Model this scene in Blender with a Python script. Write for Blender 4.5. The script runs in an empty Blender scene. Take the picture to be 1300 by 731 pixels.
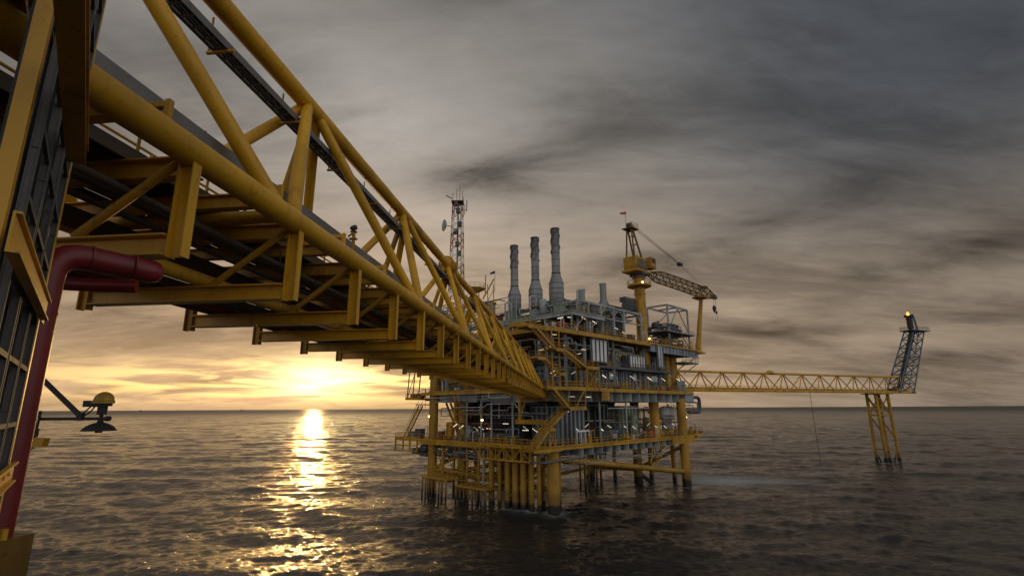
import bpy, math, random
import numpy as np
from mathutils import Vector, Matrix
random.seed(11)
rng = np.random.default_rng(5)
scene = bpy.context.scene
COL = scene.collection
R = math.radians
V = Vector

# ------------------------------------------------------------------ helpers
class MB:
    """collects shapes (in a rigid local frame) and links them as one mesh object"""
    def __init__(self, frame=None):
        self.v = []; self.f = []; self.sm = []; self.fr = frame
    def add(self, vs, fs, smooth=False):
        b = len(self.v)
        if self.fr: vs = [self.fr(p[0], p[1], p[2]) for p in vs]
        self.v.extend([tuple(p) for p in vs])
        self.f.extend([tuple(i + b for i in f) for f in fs])
        self.sm.extend([smooth] * len(fs))
        return self
    def box(self, x0, y0, z0, x1, y1, z1):
        if x1 < x0: x0, x1 = x1, x0
        if y1 < y0: y0, y1 = y1, y0
        if z1 < z0: z0, z1 = z1, z0
        vs = [(x, y, z) for z in (z0, z1) for x, y in ((x0, y0), (x1, y0), (x1, y1), (x0, y1))]
        return self.add(vs, [(3, 2, 1, 0), (4, 5, 6, 7), (0, 1, 5, 4), (1, 2, 6, 5), (2, 3, 7, 6), (3, 0, 4, 7)])
    def _axes(self, p, q, up=None):
        d = (V(q) - V(p)).normalized()
        u = V(up) if up else V((0, 0, 1))
        if abs(d.dot(u)) > .98: u = V((1, 0, 0)) if abs(d.x) < .9 else V((0, 1, 0))
        s = d.cross(u).normalized(); u = s.cross(d).normalized()
        return d, s, u
    def tube(self, p, q, r, r2=None, n=8, cap=True):
        r2 = r if r2 is None else r2
        d, s, u = self._axes(p, q); p = V(p); q = V(q); vs = []
        for c, rr in ((p, r), (q, r2)):
            for k in range(n):
                a = 2 * math.pi * k / n
                vs.append(c + s * (math.cos(a) * rr) + u * (math.sin(a) * rr))
        self.add(vs, [(k, (k + 1) % n, n + (k + 1) % n, n + k) for k in range(n)], True)
        if cap: self.add(vs, [tuple(range(n - 1, -1, -1)), tuple(range(n, 2 * n))])
        return self
    def bar(self, p, q, w, h, up=None):
        d, s, u = self._axes(p, q, up); p = V(p); q = V(q); vs = []
        for c in (p, q):
            for a, b in ((-1, -1), (1, -1), (1, 1), (-1, 1)):
                vs.append(c + s * (a * w / 2) + u * (b * h / 2))
        return self.add(vs, [(3, 2, 1, 0), (4, 5, 6, 7), (0, 1, 5, 4), (1, 2, 6, 5), (2, 3, 7, 6), (3, 0, 4, 7)])
    def ibeam(self, p, q, w, h, up=None, tf=None, tw=None):
        tf = tf or h * .07; tw = tw or w * .06
        d, s, u = self._axes(p, q, up); p = V(p); q = V(q)
        o = u * (h / 2 - tf / 2)
        self.bar(p + o, q + o, w, tf, up); self.bar(p - o, q - o, w, tf, up)
        self.bar(p, q, tw, h - 2 * tf, up)
        return self
    def path(self, pts, r, n=8, bend=0.0, cap=True):
        P = [V(p) for p in pts]
        if bend > 0 and len(P) > 2:
            Q = [P[0]]
            for i in range(1, len(P) - 1):
                a = P[i - 1] - P[i]; b = P[i + 1] - P[i]
                L = min(bend, a.length * .49, b.length * .49)
                A = P[i] + a.normalized() * L; B = P[i] + b.normalized() * L
                for k in range(7):
                    t = k / 6
                    Q.append(A * (1 - t) ** 2 + P[i] * (2 * t * (1 - t)) + B * t * t)
            Q.append(P[-1]); P = Q
        vs = []; prev = None; m = len(P)
        for i in range(m):
            d = (P[min(i + 1, m - 1)] - P[max(i - 1, 0)]).normalized()
            if prev is None:
                ref = V((0, 0, 1)) if abs(d.z) < .95 else V((1, 0, 0))
                s = d.cross(ref).normalized()
            else:
                s = (prev - d * prev.dot(d)).normalized()
            prev = s; u = d.cross(s)
            for k in range(n):
                a = 2 * math.pi * k / n
                vs.append(P[i] + s * (math.cos(a) * r) + u * (math.sin(a) * r))
        fs = [(i * n + k, i * n + (k + 1) % n, (i + 1) * n + (k + 1) % n, (i + 1) * n + k) for i in range(m - 1) for k in range(n)]
        self.add(vs, fs, True)
        if cap: self.add(vs, [tuple(range(n - 1, -1, -1)), tuple(range((m - 1) * n, m * n))])
        return self
    def lathe(self, c, prof, n=16, axis=(0, 0, 1), smooth=True):
        ax = V(axis).normalized(); c = V(c)
        ref = V((0, 0, 1)) if abs(ax.z) < .9 else V((1, 0, 0))
        s = ax.cross(ref).normalized(); u = ax.cross(s); vs = []
        for r, z in prof:
            for k in range(n):
                a = 2 * math.pi * k / n
                vs.append(c + ax * z + s * (math.cos(a) * max(r, .0005)) + u * (math.sin(a) * max(r, .0005)))
        m = len(prof)
        fs = [(i * n + k, i * n + (k + 1) % n, (i + 1) * n + (k + 1) % n, (i + 1) * n + k) for i in range(m - 1) for k in range(n)]
        self.add(vs, fs, smooth)
        self.add(vs, [tuple(range(n - 1, -1, -1)), tuple(range((m - 1) * n, m * n))])
        return self
    def prism(self, poly, axis, h):
        a = V(axis); n = len(poly); b = [V(p) for p in poly]
        vs = b + [p + a * h for p in b]
        return self.add(vs, [tuple(range(n - 1, -1, -1)), tuple(range(n, 2 * n))] + [(k, (k + 1) % n, n + (k + 1) % n, n + k) for k in range(n)])
    def build(self, name, mat, parent=None, label=None, cat=None, group=None, kind=None):
        A = np.array(self.v); c = (A.min(0) + A.max(0)) / 2
        if parent is None: c[2] = A[:, 2].min()
        me = bpy.data.meshes.new(name)
        me.from_pydata((A - c).tolist(), [], self.f); me.materials.append(mat)
        me.polygons.foreach_set('use_smooth', self.sm)
        o = bpy.data.objects.new(name, me); COL.objects.link(o)
        if parent:
            o.parent = parent; o.location = V(c) - wloc(parent)
        else: o.location = V(c)
        return tag(o, label, cat, group, kind)

def wloc(o):
    p = V(o.location)
    while o.parent: o = o.parent; p = p + V(o.location)
    return p
def tag(o, label=None, cat=None, group=None, kind=None):
    if label: o['label'] = label
    if cat: o['category'] = cat
    if group: o['group'] = group
    if kind: o['kind'] = kind
    return o
def thing(name, label, cat, loc, group=None):
    o = bpy.data.objects.new(name, None); COL.objects.link(o)
    o.empty_display_size = .5; o.location = loc
    return tag(o, label, cat, group)
def dup(root, loc, label):
    r = root.copy(); COL.objects.link(r); r.location = loc; r['label'] = label
    for ch in list(root.children):
        c = ch.copy(); COL.objects.link(c); c.parent = r
        for g in list(ch.children):
            e = g.copy(); COL.objects.link(e); e.parent = c
    return r

# ------------------------------------------------------------------ materials
def nd(nt, typ, **kw):
    n = nt.nodes.new(typ)
    for k, v in kw.items(): setattr(n, k, v)
    return n
def mth(nt, op, a, b=None, c=None, clamp=False):
    n = nt.nodes.new('ShaderNodeMath'); n.operation = op; n.use_clamp = clamp
    for i, x in enumerate((a, b, c)):
        if x is None: continue
        if isinstance(x, (int, float)): n.inputs[i].default_value = x
        else: nt.links.new(x, n.inputs[i])
    return n.outputs[0]
def mixc(nt, fac, a, b, typ='MIX'):
    n = nt.nodes.new('ShaderNodeMix'); n.data_type = 'RGBA'; n.blend_type = typ
    for s, x in ((n.inputs[0], fac), (n.inputs[6], a), (n.inputs[7], b)):
        if isinstance(x, (int, float)): s.default_value = x
        elif isinstance(x, tuple): s.default_value = x if len(x) == 4 else (*x, 1)
        else: nt.links.new(x, s)
    return n.outputs[2]
def rampf(nt, x, lo, hi, a=0., b=1., smooth=True):
    n = nt.nodes.new('ShaderNodeMapRange'); n.interpolation_type = 'SMOOTHSTEP' if smooth else 'LINEAR'
    nt.links.new(x, n.inputs[0])
    n.inputs[1].default_value = lo; n.inputs[2].default_value = hi; n.inputs[3].default_value = a; n.inputs[4].default_value = b
    return n.outputs[0]
def noise(nt, vec, scale, detail=4, rough=.55, dist=0.):
    n = nt.nodes.new('ShaderNodeTexNoise'); n.inputs['Scale'].default_value = scale
    n.inputs['Detail'].default_value = detail; n.inputs['Roughness'].default_value = rough; n.inputs['Distortion'].default_value = dist
    if vec is not None: nt.links.new(vec, n.inputs['Vector'])
    return n.outputs[0]
MATS = {}
def paint(name, base, dirt=(.05, .032, .018), amount=.35, rough=.5, scale=1.2, metal=0., streak=True, tide=False, fine=14., soot=False):
    m = bpy.data.materials.new(name); m.use_nodes = True; nt = m.node_tree
    b = nt.nodes['Principled BSDF']; geo = nd(nt, 'ShaderNodeNewGeometry'); pos = geo.outputs['Position']
    sc = nd(nt, 'ShaderNodeMapping'); sc.inputs['Scale'].default_value = (1, 1, .22 if streak else 1); nt.links.new(pos, sc.inputs[0])
    n1 = noise(nt, sc.outputs[0], scale, 6, .65, .4)
    n2 = noise(nt, pos, fine, 3, .6)
    n3 = noise(nt, pos, scale * .35, 3, .5)
    f = mth(nt, 'MULTIPLY', rampf(nt, n1, .46, .74), amount)
    tone = mixc(nt, rampf(nt, n3, .35, .65), tuple(c * .80 for c in base), tuple(min(1, c * 1.12) for c in base))
    col = mixc(nt, f, tone, dirt)
    n4 = noise(nt, sc.outputs[0], scale * 6., 7, .7, .8)
    col = mixc(nt, mth(nt, 'MULTIPLY', rampf(nt, n4, .56, .68), amount * .75), col, tuple(c * .75 + .004 for c in dirt))
    col = mixc(nt, mth(nt, 'MULTIPLY', rampf(nt, n2, .62, .72), amount * .8), col, tuple(c * .55 for c in dirt))
    if tide:
        z = nd(nt, 'ShaderNodeSeparateXYZ'); nt.links.new(pos, z.inputs[0])
        zz = mth(nt, 'ADD', z.outputs[2], mth(nt, 'MULTIPLY', mth(nt, 'SUBTRACT', n1, .5), 1.4))
        col = mixc(nt, rampf(nt, zz, 2.6, 4.2, .55, 0), col, (.09, .045, .015))
        col = mixc(nt, rampf(nt, zz, 1.2, 1.9, 1, 0), col, (.012, .012, .009))
    if soot:
        z = nd(nt, 'ShaderNodeSeparateXYZ'); nt.links.new(pos, z.inputs[0]); zz = mth(nt, 'ADD', z.outputs[2], mth(nt, 'MULTIPLY', mth(nt, 'SUBTRACT', n1, .5), 9.))
        col = mixc(nt, rampf(nt, zz, 49., 57., 0., .72), col, (.045, .042, .04))
    nt.links.new(col, b.inputs['Base Color'])
    rr = mth(nt, 'ADD', mth(nt, 'MULTIPLY', n1, .3), rough - .12); nt.links.new(rr, b.inputs['Roughness'])
    b.inputs['Metallic'].default_value = metal
    bp = nd(nt, 'ShaderNodeBump'); bp.inputs['Strength'].default_value = .12; bp.inputs['Distance'].default_value = .01
    nt.links.new(n2, bp.inputs['Height']); nt.links.new(bp.outputs[0], b.inputs['Normal'])
    MATS[name] = m; return m
def corrug(name, base, per, ang, dirt=(.06, .045, .035)):
    """profiled sheet: rounded ribs across the plan direction ang"""
    m = paint(name, base, dirt, .4, .5, .5); nt = m.node_tree; b = nt.nodes['Principled BSDF']
    geo = nd(nt, 'ShaderNodeNewGeometry'); mp = nd(nt, 'ShaderNodeVectorMath', operation='DOT_PRODUCT')
    nt.links.new(geo.outputs['Position'], mp.inputs[0]); mp.inputs[1].default_value = (math.cos(ang), math.sin(ang), 0)
    h = mth(nt, 'SINE', mth(nt, 'MULTIPLY', mp.outputs['Value'], 2 * math.pi / per))
    bp = nd(nt, 'ShaderNodeBump'); bp.inputs['Strength'].default_value = .9; bp.inputs['Distance'].default_value = .12
    nt.links.new(h, bp.inputs['Height']); nt.links.new(bp.outputs[0], b.inputs['Normal'])
    return m
def emit(name, col, s):
    m = bpy.data.materials.new(name); m.use_nodes = True; nt = m.node_tree; b = nt.nodes['Principled BSDF']
    b.inputs['Base Color'].default_value = (*col, 1); b.inputs['Emission Color'].default_value = (*col, 1); b.inputs['Emission Strength'].default_value = s
    MATS[name] = m; return m
A0 = R(45.5)
YEL = paint('yellow_paint', (.72, .38, .014), (.16, .075, .014), .45, .42, .9)
YELD = paint('worn_yellow_paint', (.56, .29, .016), (.09, .045, .014), .7, .5, .6)
YELF = paint('yellow_handrail_paint', (.54, .29, .022), (.12, .055, .018), .5, .5, .5)
LEG = paint('jacket_leg_paint', (.44, .24, .022), (.12, .06, .016), .55, .5, .45, tide=True)
RED = paint('maroon_pipe_paint', (.24, .020, .022), (.06, .02, .02), .4, .35, 1.4)
GAL = paint('galvanised_steel', (.20, .195, .185), (.09, .075, .06), .45, .5, 2., .1)
GREY = paint('grey_steel_paint', (.42, .44, .44), (.12, .09, .06), .45, .5, .5)
GREYD = paint('dark_grey_paint', (.10, .105, .11), (.05, .035, .025), .5, .55, .4)
BLUEG = paint('blue_grey_paint', (.31, .36, .40), (.10, .075, .05), .5, .5, .4)
STACK = paint('stack_cladding', (.31, .32, .325), (.16, .15, .13), .55, .42, .5, .2, soot=True)
WHITE = paint('white_paint', (.80, .82, .81), (.22, .18, .13), .35, .5, .5)
DARK = paint('black_steel', (.03, .03, .032), (.02, .015, .012), .4, .6, .8)
BROWN = paint('brown_grating', (.10, .075, .05), (.04, .025, .015), .5, .7, 1.1)
RUST = paint('red_oxide_paint', (.30, .06, .03), (.10, .04, .02), .5, .6, .8)
LADDER = paint('shaded_ladder_steel', (.13, .128, .122), (.06, .05, .04), .4, .65, 2.)  # galvanised colour darkened to counter sun glow; ladder shade is put into it
CLAMP = paint('grimy_yellow_paint', (.26, .14, .018), (.05, .03, .012), .8, .5, 1.4)
FLARE = paint('flare_tower_paint', (.11, .15, .19), (.05, .04, .03), .5, .5, .5)
BOOM = paint('backlit_boom_paint', (.22, .115, .018), (.05, .03, .012), .6, .55, .6)  # boom and A-frame stand backlit; their shade is put into this colour
PALE = paint('pale_grey_paint', (.62, .66, .66), (.2, .17, .13), .35, .5, .6)
ORANGE = paint('orange_paint', (.65, .16, .02), (.2, .08, .03), .3, .5, .8)
GREEN = paint('pale_green_paint', (.30, .36, .26), (.12, .10, .06), .4, .5, .6)
WALL = corrug('ribbed_wall_sheet', (.25, .28, .31), .9, A0)
WALL2 = corrug('ribbed_wall_sheet_side', (.25, .28, .31), .9, A0 + math.pi / 2)
TUBES = [emit('fluorescent_tube_glow', (1., .88, .62), 1.1), emit('warm_tube_glow', (1., .76, .42), .75), emit('dim_tube_glow', (1., .90, .72), .5)]
SODIUM = emit('sodium_lamp_glow', (1., .50, .13), 9.)
FLAME = emit('flare_flame_glow', (1., .36, .05), 2.6)
AMBER = paint('amber_lantern_lens', (.50, .30, .04), (.2, .1, .02), .15, .2, 3.)

# ------------------------------------------------------------------ camera
CAMZ = 18.
cam = bpy.data.cameras.new('camera'); co = bpy.data.objects.new('camera', cam); COL.objects.link(co)
cam.sensor_width = 36.; cam.lens = 18.0; cam.clip_start = .05; cam.clip_end = 80000
th = math.atan(152.5 / 650); ro = R(.3)
Fv = V((0, math.cos(th), math.sin(th))); U0 = V((0, -math.sin(th), math.cos(th))); R0 = V((1, 0, 0))
R2 = R0 * math.cos(ro) - U0 * math.sin(ro); U2 = U0 * math.cos(ro) + R0 * math.sin(ro)
M = Matrix((R2, U2, -Fv)).transposed().to_4x4(); M.translation = V((0, 0, CAMZ)); co.matrix_world = M
scene.camera = co

# ------------------------------------------------------------------ world and sun
SUN_AZ, SUN_EL = R(-20.7), R(3.0)      # azimuth measured from +Y towards +X
sd = V((math.sin(SUN_AZ) * math.cos(SUN_EL), math.cos(SUN_AZ) * math.cos(SUN_EL), math.sin(SUN_EL)))
W = bpy.data.worlds.new('World'); scene.world = W; W.use_nodes = True; nt = W.node_tree
for n in list(nt.nodes): nt.nodes.remove(n)
out = nd(nt, 'ShaderNodeOutputWorld')
sky = nd(nt, 'ShaderNodeTexSky'); sky.sky_type = 'NISHITA'; sky.sun_disc = False
sky.sun_elevation = SUN_EL; sky.sun_rotation = SUN_AZ; sky.air_density = 1.3; sky.dust_density = 2.5
tc = nd(nt, 'ShaderNodeTexCoord'); nrm = nd(nt, 'ShaderNodeVectorMath', operation='NORMALIZE'); nt.links.new(tc.outputs['Generated'], nrm.inputs[0])
D = nrm.outputs[0]; sp = nd(nt, 'ShaderNodeSeparateXYZ'); nt.links.new(D, sp.inputs[0]); dx, dy, dz = sp.outputs
def dotv(v):
    n = nd(nt, 'ShaderNodeVectorMath', operation='DOT_PRODUCT'); nt.links.new(D, n.inputs[0]); n.inputs[1].default_value = v; return n.outputs['Value']
g = dotv(sd)                                          # cosine of the angle to the sun
ang = mth(nt, 'ARCCOSINE', mth(nt, 'MINIMUM', g, .99999))     # radians from the sun
el = mth(nt, 'ARCSINE', dz)
az = mth(nt, 'ARCTAN2', dx, dy)
daz = mth(nt, 'SUBTRACT', az, SUN_AZ); dele = mth(nt, 'SUBTRACT', el, SUN_EL)
# cloud plane coordinates: flat layers seen in perspective
zc = mth(nt, 'ADD', mth(nt, 'MAXIMUM', dz, 0.), .20)
cx = mth(nt, 'DIVIDE', dx, zc); cy = mth(nt, 'DIVIDE', dy, zc)
cv = nd(nt, 'ShaderNodeCombineXYZ'); nt.links.new(cx, cv.inputs[0]); nt.links.new(cy, cv.inputs[1])
mp = nd(nt, 'ShaderNodeMapping'); nt.links.new(cv.outputs[0], mp.inputs[0]); mp.inputs['Rotation'].default_value = (0, 0, R(24)); mp.inputs['Scale'].default_value = (.55, 1.25, 1); mp.inputs['Location'].default_value = (3.1, 7.7, 0)
c1 = noise(nt, mp.outputs[0], .9, 9, .56, .4)
c2 = noise(nt, mp.outputs[0], 2.4, 8, .60, .7)
mp2 = nd(nt, 'ShaderNodeMapping'); nt.links.new(cv.outputs[0], mp2.inputs[0]); mp2.inputs['Rotation'].default_value = (0, 0, R(-30)); mp2.inputs['Scale'].default_value = (1.3, 3.6, 1)
c3 = noise(nt, mp2.outputs[0], 3.4, 8, .64, .8)      # fine mackerel texture
cl = mth(nt, 'ADD', mth(nt, 'MULTIPLY', c1, .60), mth(nt, 'ADD', mth(nt, 'MULTIPLY', c2, .26), mth(nt, 'MULTIPLY', c3, .14)))
thin = rampf(nt, cl, .38, .63)                        # 0 thick dark cloud, 1 thin bright cloud
# overall brightness of the cloud deck by angle from the sun
front = rampf(nt, ang, R(14), R(70), .36, .085)
back = rampf(nt, ang, R(72), R(120), 0., .52)  # unseen sky behind the camera, brightened as fill for the shaded steel
bright = mth(nt, 'ADD', front, back)
low = rampf(nt, el, R(2), R(30), 1., 0.)               # towards the horizon
lowf = mth(nt, 'MULTIPLY', low, rampf(nt, ang, R(12), R(60), .05, .17))
bright = mth(nt, 'ADD', bright, lowf)
bright = mth(nt, 'MULTIPLY', bright, rampf(nt, thin, 0, 1, .50, 1.28, False))
def blob(u_az, u_el, w_az, w_el, tilt=0.):
    a = mth(nt, 'SUBTRACT', az, R(u_az)); e = mth(nt, 'SUBTRACT', el, R(u_el))
    e = mth(nt, 'SUBTRACT', e, mth(nt, 'MULTIPLY', a, tilt))
    a2 = mth(nt, 'POWER', mth(nt, 'DIVIDE', mth(nt, 'ABSOLUTE', a), R(w_az)), 2.); e2 = mth(nt, 'POWER', mth(nt, 'DIVIDE', mth(nt, 'ABSOLUTE', e), R(w_el)), 2.)
    s = mth(nt, 'ADD', a2, e2)
    s = mth(nt, 'ADD', s, mth(nt, 'MULTIPLY', mth(nt, 'SUBTRACT', c2, .5), 3.2))
    return mth(nt, 'EXPONENT', mth(nt, 'MULTIPLY', s, -1.))
for (a, e, wa, we, t, k) in ((-2, 25.5, 8, 2.3, .05, .50), (25, 17.5, 17, 2.0, .22, .42), (44, 13, 12, 1.8, .1, .45), (30, 7.5, 12, .9, 0, .35), (12, 29, 14, 2.5, .15, .25), (40, 4.2, 14, .8, 0, .38), (-36, 8.5, 16, 1.6, 0, .22)):
    f = mth(nt, 'MULTIPLY', blob(a, e, wa, we, t), -k)
    bright = mth(nt, 'MULTIPLY', bright, mth(nt, 'MAXIMUM', mth(nt, 'ADD', f, 1.), .35))
for (a, e, wa, we, t, k) in ((-16, 30, 11, 6, 0, .30), (-6, 20.5, 9, 2., 0, .22), (30, 11, 16, 1.8, .1, .35), (22, 5, 10, 1., 0, .2)):
    f = mth(nt, 'MULTIPLY', blob(a, e, wa, we, t), k)
    bright = mth(nt, 'MULTIPLY', bright, mth(nt, 'ADD', mth(nt, 'MINIMUM', f, .6), 1.))
# tint: neutral grey overhead, tan and then orange low towards the sun
warm = mth(nt, 'MULTIPLY', rampf(nt, el, R(2), R(34), 1., .16), rampf(nt, ang, R(10), R(80), 1., .62))
tint = mixc(nt, warm, (1.02, .99, .945), (1.24, .86, .53))
tint = mixc(nt, mth(nt, 'MULTIPLY', rampf(nt, ang, R(38), R(66)), rampf(nt, el, R(12), R(30))), tint, (.90, .97, 1.10))
tint = mixc(nt, rampf(nt, ang, R(75), R(120)), tint, (1.0, .98, .97))
cloudcol = mixc(nt, 1., tint, bright, 'MULTIPLY')
# the veiled sun: a broad white glare broken into streaks by the low cloud
strk_v = nd(nt, 'ShaderNodeCombineXYZ'); nt.links.new(mth(nt, 'MULTIPLY', az, 5.), strk_v.inputs[0]); nt.links.new(mth(nt, 'MULTIPLY', el, 46.), strk_v.inputs[1])
strk = noise(nt, strk_v.outputs[0], 1.3, 5, .55, .7)
def gauss(wa, we, c_el=None):
    de = dele if c_el is None else mth(nt, 'SUBTRACT', el, R(c_el))
    a2 = mth(nt, 'POWER', mth(nt, 'DIVIDE', mth(nt, 'ABSOLUTE', daz), R(wa)), 2.); e2 = mth(nt, 'POWER', mth(nt, 'DIVIDE', mth(nt, 'ABSOLUTE', de), R(we)), 2.)
    return mth(nt, 'EXPONENT', mth(nt, 'MULTIPLY', mth(nt, 'ADD', a2, e2), -1.))
lowcut = rampf(nt, el, R(.2), R(2.6), .28, 1.)
core = mth(nt, 'MULTIPLY', mth(nt, 'MULTIPLY', gauss(3.9, 1.9, 3.0), 2.0), mth(nt, 'MULTIPLY', lowcut, rampf(nt, strk, .30, .55, .55, 1.)))
wing = mth(nt, 'MULTIPLY', mth(nt, 'MULTIPLY', gauss(13., 1.9, 3.0), rampf(nt, strk, .40, .62)), 1.0)
wing2 = mth(nt, 'MULTIPLY', mth(nt, 'MULTIPLY', gauss(26., 1.6, 2.5), rampf(nt, strk, .41, .63)), .95)
halo = mth(nt, 'MULTIPLY', gauss(30., 5.2, 1.5), .29)
def cmul(col, f): return mixc(nt, 1., col, f, 'MULTIPLY')
glow = mixc(nt, 1., cmul((1., .80, .38), core), cmul((1., .74, .22), wing), 'ADD')
glow = mixc(nt, 1., glow, cmul((1., .60, .13), wing2), 'ADD')
glow = mixc(nt, 1., glow, cmul((1., .54, .18), halo), 'ADD')
total = mixc(nt, 1., cloudcol, glow, 'ADD')
b1 = nd(nt, 'ShaderNodeBackground'); nt.links.new(sky.outputs[0], b1.inputs[0]); b1.inputs[1].default_value = .05
b2 = nd(nt, 'ShaderNodeBackground'); nt.links.new(total, b2.inputs[0]); b2.inputs[1].default_value = 1.
mx = nd(nt, 'ShaderNodeMixShader'); nt.links.new(rampf(nt, thin, .2, 1., .98, .84), mx.inputs[0]); nt.links.new(b1.outputs[0], mx.inputs[1]); nt.links.new(b2.outputs[0], mx.inputs[2])
nt.links.new(mx.outputs[0], out.inputs[0])
W.cycles.sampling_method = 'MANUAL'; W.cycles.sample_map_resolution = 1024

sl = bpy.data.lights.new('sun', 'SUN'); sl.energy = .3; sl.angle = R(.6); sl.color = (1., .56, .18)
so = bpy.data.objects.new('sun', sl); COL.objects.link(so); so.rotation_euler = (-sd).to_track_quat('-Z', 'Y').to_euler(); so.location = (0, 0, 90)
scene.view_settings.view_transform = 'Standard'; scene.view_settings.look = 'None'; scene.view_settings.exposure = 0.; scene.view_settings.gamma = 1.

# ------------------------------------------------------------------ sea: one sheet from under the camera to the horizon
def make_sea():
    Nr = 1480
    rr = np.concatenate([[2.], 12. * (2600. / 12.) ** (np.arange(Nr) / (Nr - 1.)), [3200, 4200, 5500, 7000, 12000, 22000, 45000]])
    fa = np.linspace(R(-62), R(62), 760); ba = np.linspace(R(62), R(298), 62)[1:-1]
    aa = np.concatenate([fa, ba]); nA = len(aa)
    Rg, Ag = np.meshgrid(rr, aa, indexing='ij'); X = Rg * np.sin(Ag); Y = Rg * np.cos(Ag)
    Z = np.zeros_like(X); DX = np.zeros_like(X); DY = np.zeros_like(X)
    cell = Rg * .0037
    for i in range(126):
        lam = .8 * (9.5 / .8) ** (rng.random() ** 1.1) if i < 92 else 9. * (42. / 9.) ** rng.random(); k = 2 * math.pi / lam
        dirn = R(-95) + rng.normal() * .60                # travels roughly towards the camera, slightly across
        amp = (.0042 * lam ** .78 if i < 92 else .0017 * lam) * (.6 + .8 * rng.random())
        ph = rng.random() * 6.283; kx, ky = math.cos(dirn) * k, math.sin(dirn) * k
        fade = np.clip((lam / (cell * 2.2) - 1.), 0, 1)
        p = kx * X + ky * Y + ph; s = np.sin(p); c = np.cos(p)
        Z += amp * fade * c; q = .8 * amp * fade
        DX -= q * math.cos(dirn) * s; DY -= q * math.sin(dirn) * s
    # the slick of churned water trailing from the corner leg lies flatter
    sx, sy = X - 54, Y - 140; u = sx * .93 + sy * -.2; w = sx * .2 + sy * .93
    fl = 1 - .45 * np.exp(-((u / 22) ** 2 + (w / 5) ** 2))
    Z *= fl
    vs = np.stack([X + DX, Y + DY, Z], -1).reshape(-1, 3)
    m = len(rr); i0 = (np.arange(m - 1)[:, None] * nA + np.arange(nA)[None, :]); j = (np.arange(nA) + 1) % nA
    i1 = np.arange(m - 1)[:, None] * nA + j[None, :]
    q = np.stack([i0, i0 + nA, i1 + nA, i1], -1).reshape(-1, 4)[:, ::-1]
    me = bpy.data.meshes.new('sea'); nv = len(vs); nf = len(q)
    me.vertices.add(nv + 1); vs = np.concatenate([vs, [[0, 0, 0]]]); me.vertices.foreach_set('co', vs.ravel())
    cap = np.stack([np.full(nA, nv), j, np.arange(nA)], -1)
    me.loops.add(nf * 4 + nA * 3); me.loops.foreach_set('vertex_index', np.concatenate([q.ravel(), cap[:, ::-1].ravel()]))
    me.polygons.add(nf + nA)
    me.polygons.foreach_set('loop_start', np.concatenate([np.arange(nf) * 4, nf * 4 + np.arange(nA) * 3]))
    me.polygons.foreach_set('use_smooth', np.ones(nf + nA, bool)); me.update(calc_edges=True); me.validate()
    fo = np.exp(-((((X - 55) * .96 - (Y - 139) * .2) / 14) ** 2 + (((X - 55) * .2 + (Y - 137) * .96) / 7.) ** 2))
    ca, sa = math.cos(A0), math.sin(A0)
    for s_, t_, r_ in ((0, 0, 1.15), (46.6, -1.6, 1.2), (41.3, 22, 1.1), (44.4, 10, 1.2), (-2, 32.6, 1.1), (-.2, 24.7, 1.2), (-3.2, 8.2, .8), (-3, 5.5, .8), (-2.2, 3.2, .7), (-3.6, 12.1, .7), (49, 9, .7), (49.2, 2.8, .7)):
        x_, y_ = 7.1 + ca * s_ - sa * t_, 95.7 + sa * s_ + ca * t_
        fo = np.maximum(fo, .8 * np.exp(-np.maximum(np.hypot(X - x_, Y - y_) - r_, 0) / .7))
    for x_, y_ in ((119.3, 180.7), (121.8, 175.6), (128, 178.9), (126.1, 184)):
        fo = np.maximum(fo, .8 * np.exp(-np.maximum(np.hypot(X - x_, Y - y_) - .6, 0) / .8))
    fat = me.attributes.new('foam', 'FLOAT', 'POINT'); fat.data.foreach_set('value', np.append(fo.ravel(), 0.))
    m = bpy.data.materials.new('sea_water'); m.use_nodes = True; nt = m.node_tree; b = nt.nodes['Principled BSDF']
    geo = nd(nt, 'ShaderNodeNewGeometry'); pos = geo.outputs['Position']
    mp = nd(nt, 'ShaderNodeMapping'); nt.links.new(pos, mp.inputs[0]); mp.inputs['Rotation'].default_value = (0, 0, R(4)); mp.inputs['Scale'].default_value = (.42, 1, .5)
    n1 = noise(nt, mp.outputs[0], 1.5, 6, .66, .5); n2 = noise(nt, mp.outputs[0], .16, 5, .6, .3)
    h = mth(nt, 'ADD', mth(nt, 'MULTIPLY', n1, .42), mth(nt, 'MULTIPLY', n2, .40))
    bp = nd(nt, 'ShaderNodeBump'); bp.inputs['Strength'].default_value = .85; bp.inputs['Distance'].default_value = 1.; nt.links.new(h, bp.inputs['Height'])
    # unresolved chop: small random facet tilts, the only waves left far out
    tx = nd(nt, 'ShaderNodeTexNoise'); tx.inputs['Scale'].default_value = 1.9; tx.inputs['Detail'].default_value = 5; tx.inputs['Roughness'].default_value = .7; nt.links.new(mp.outputs[0], tx.inputs['Vector'])
    ctr = nd(nt, 'ShaderNodeVectorMath', operation='SUBTRACT'); nt.links.new(tx.outputs['Color'], ctr.inputs[0]); ctr.inputs[1].default_value = (.5, .5, .5)
    ln = nd(nt, 'ShaderNodeVectorMath', operation='LENGTH'); nt.links.new(pos, ln.inputs[0])
    kk = nd(nt, 'ShaderNodeCombineXYZ'); k_ = rampf(nt, ln.outputs['Value'], 70., 2500., .30, 1.0, False); nt.links.new(k_, kk.inputs[0]); nt.links.new(k_, kk.inputs[1])
    ml = nd(nt, 'ShaderNodeVectorMath', operation='MULTIPLY'); nt.links.new(ctr.outputs[0], ml.inputs[0]); nt.links.new(kk.outputs[0], ml.inputs[1])
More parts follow.
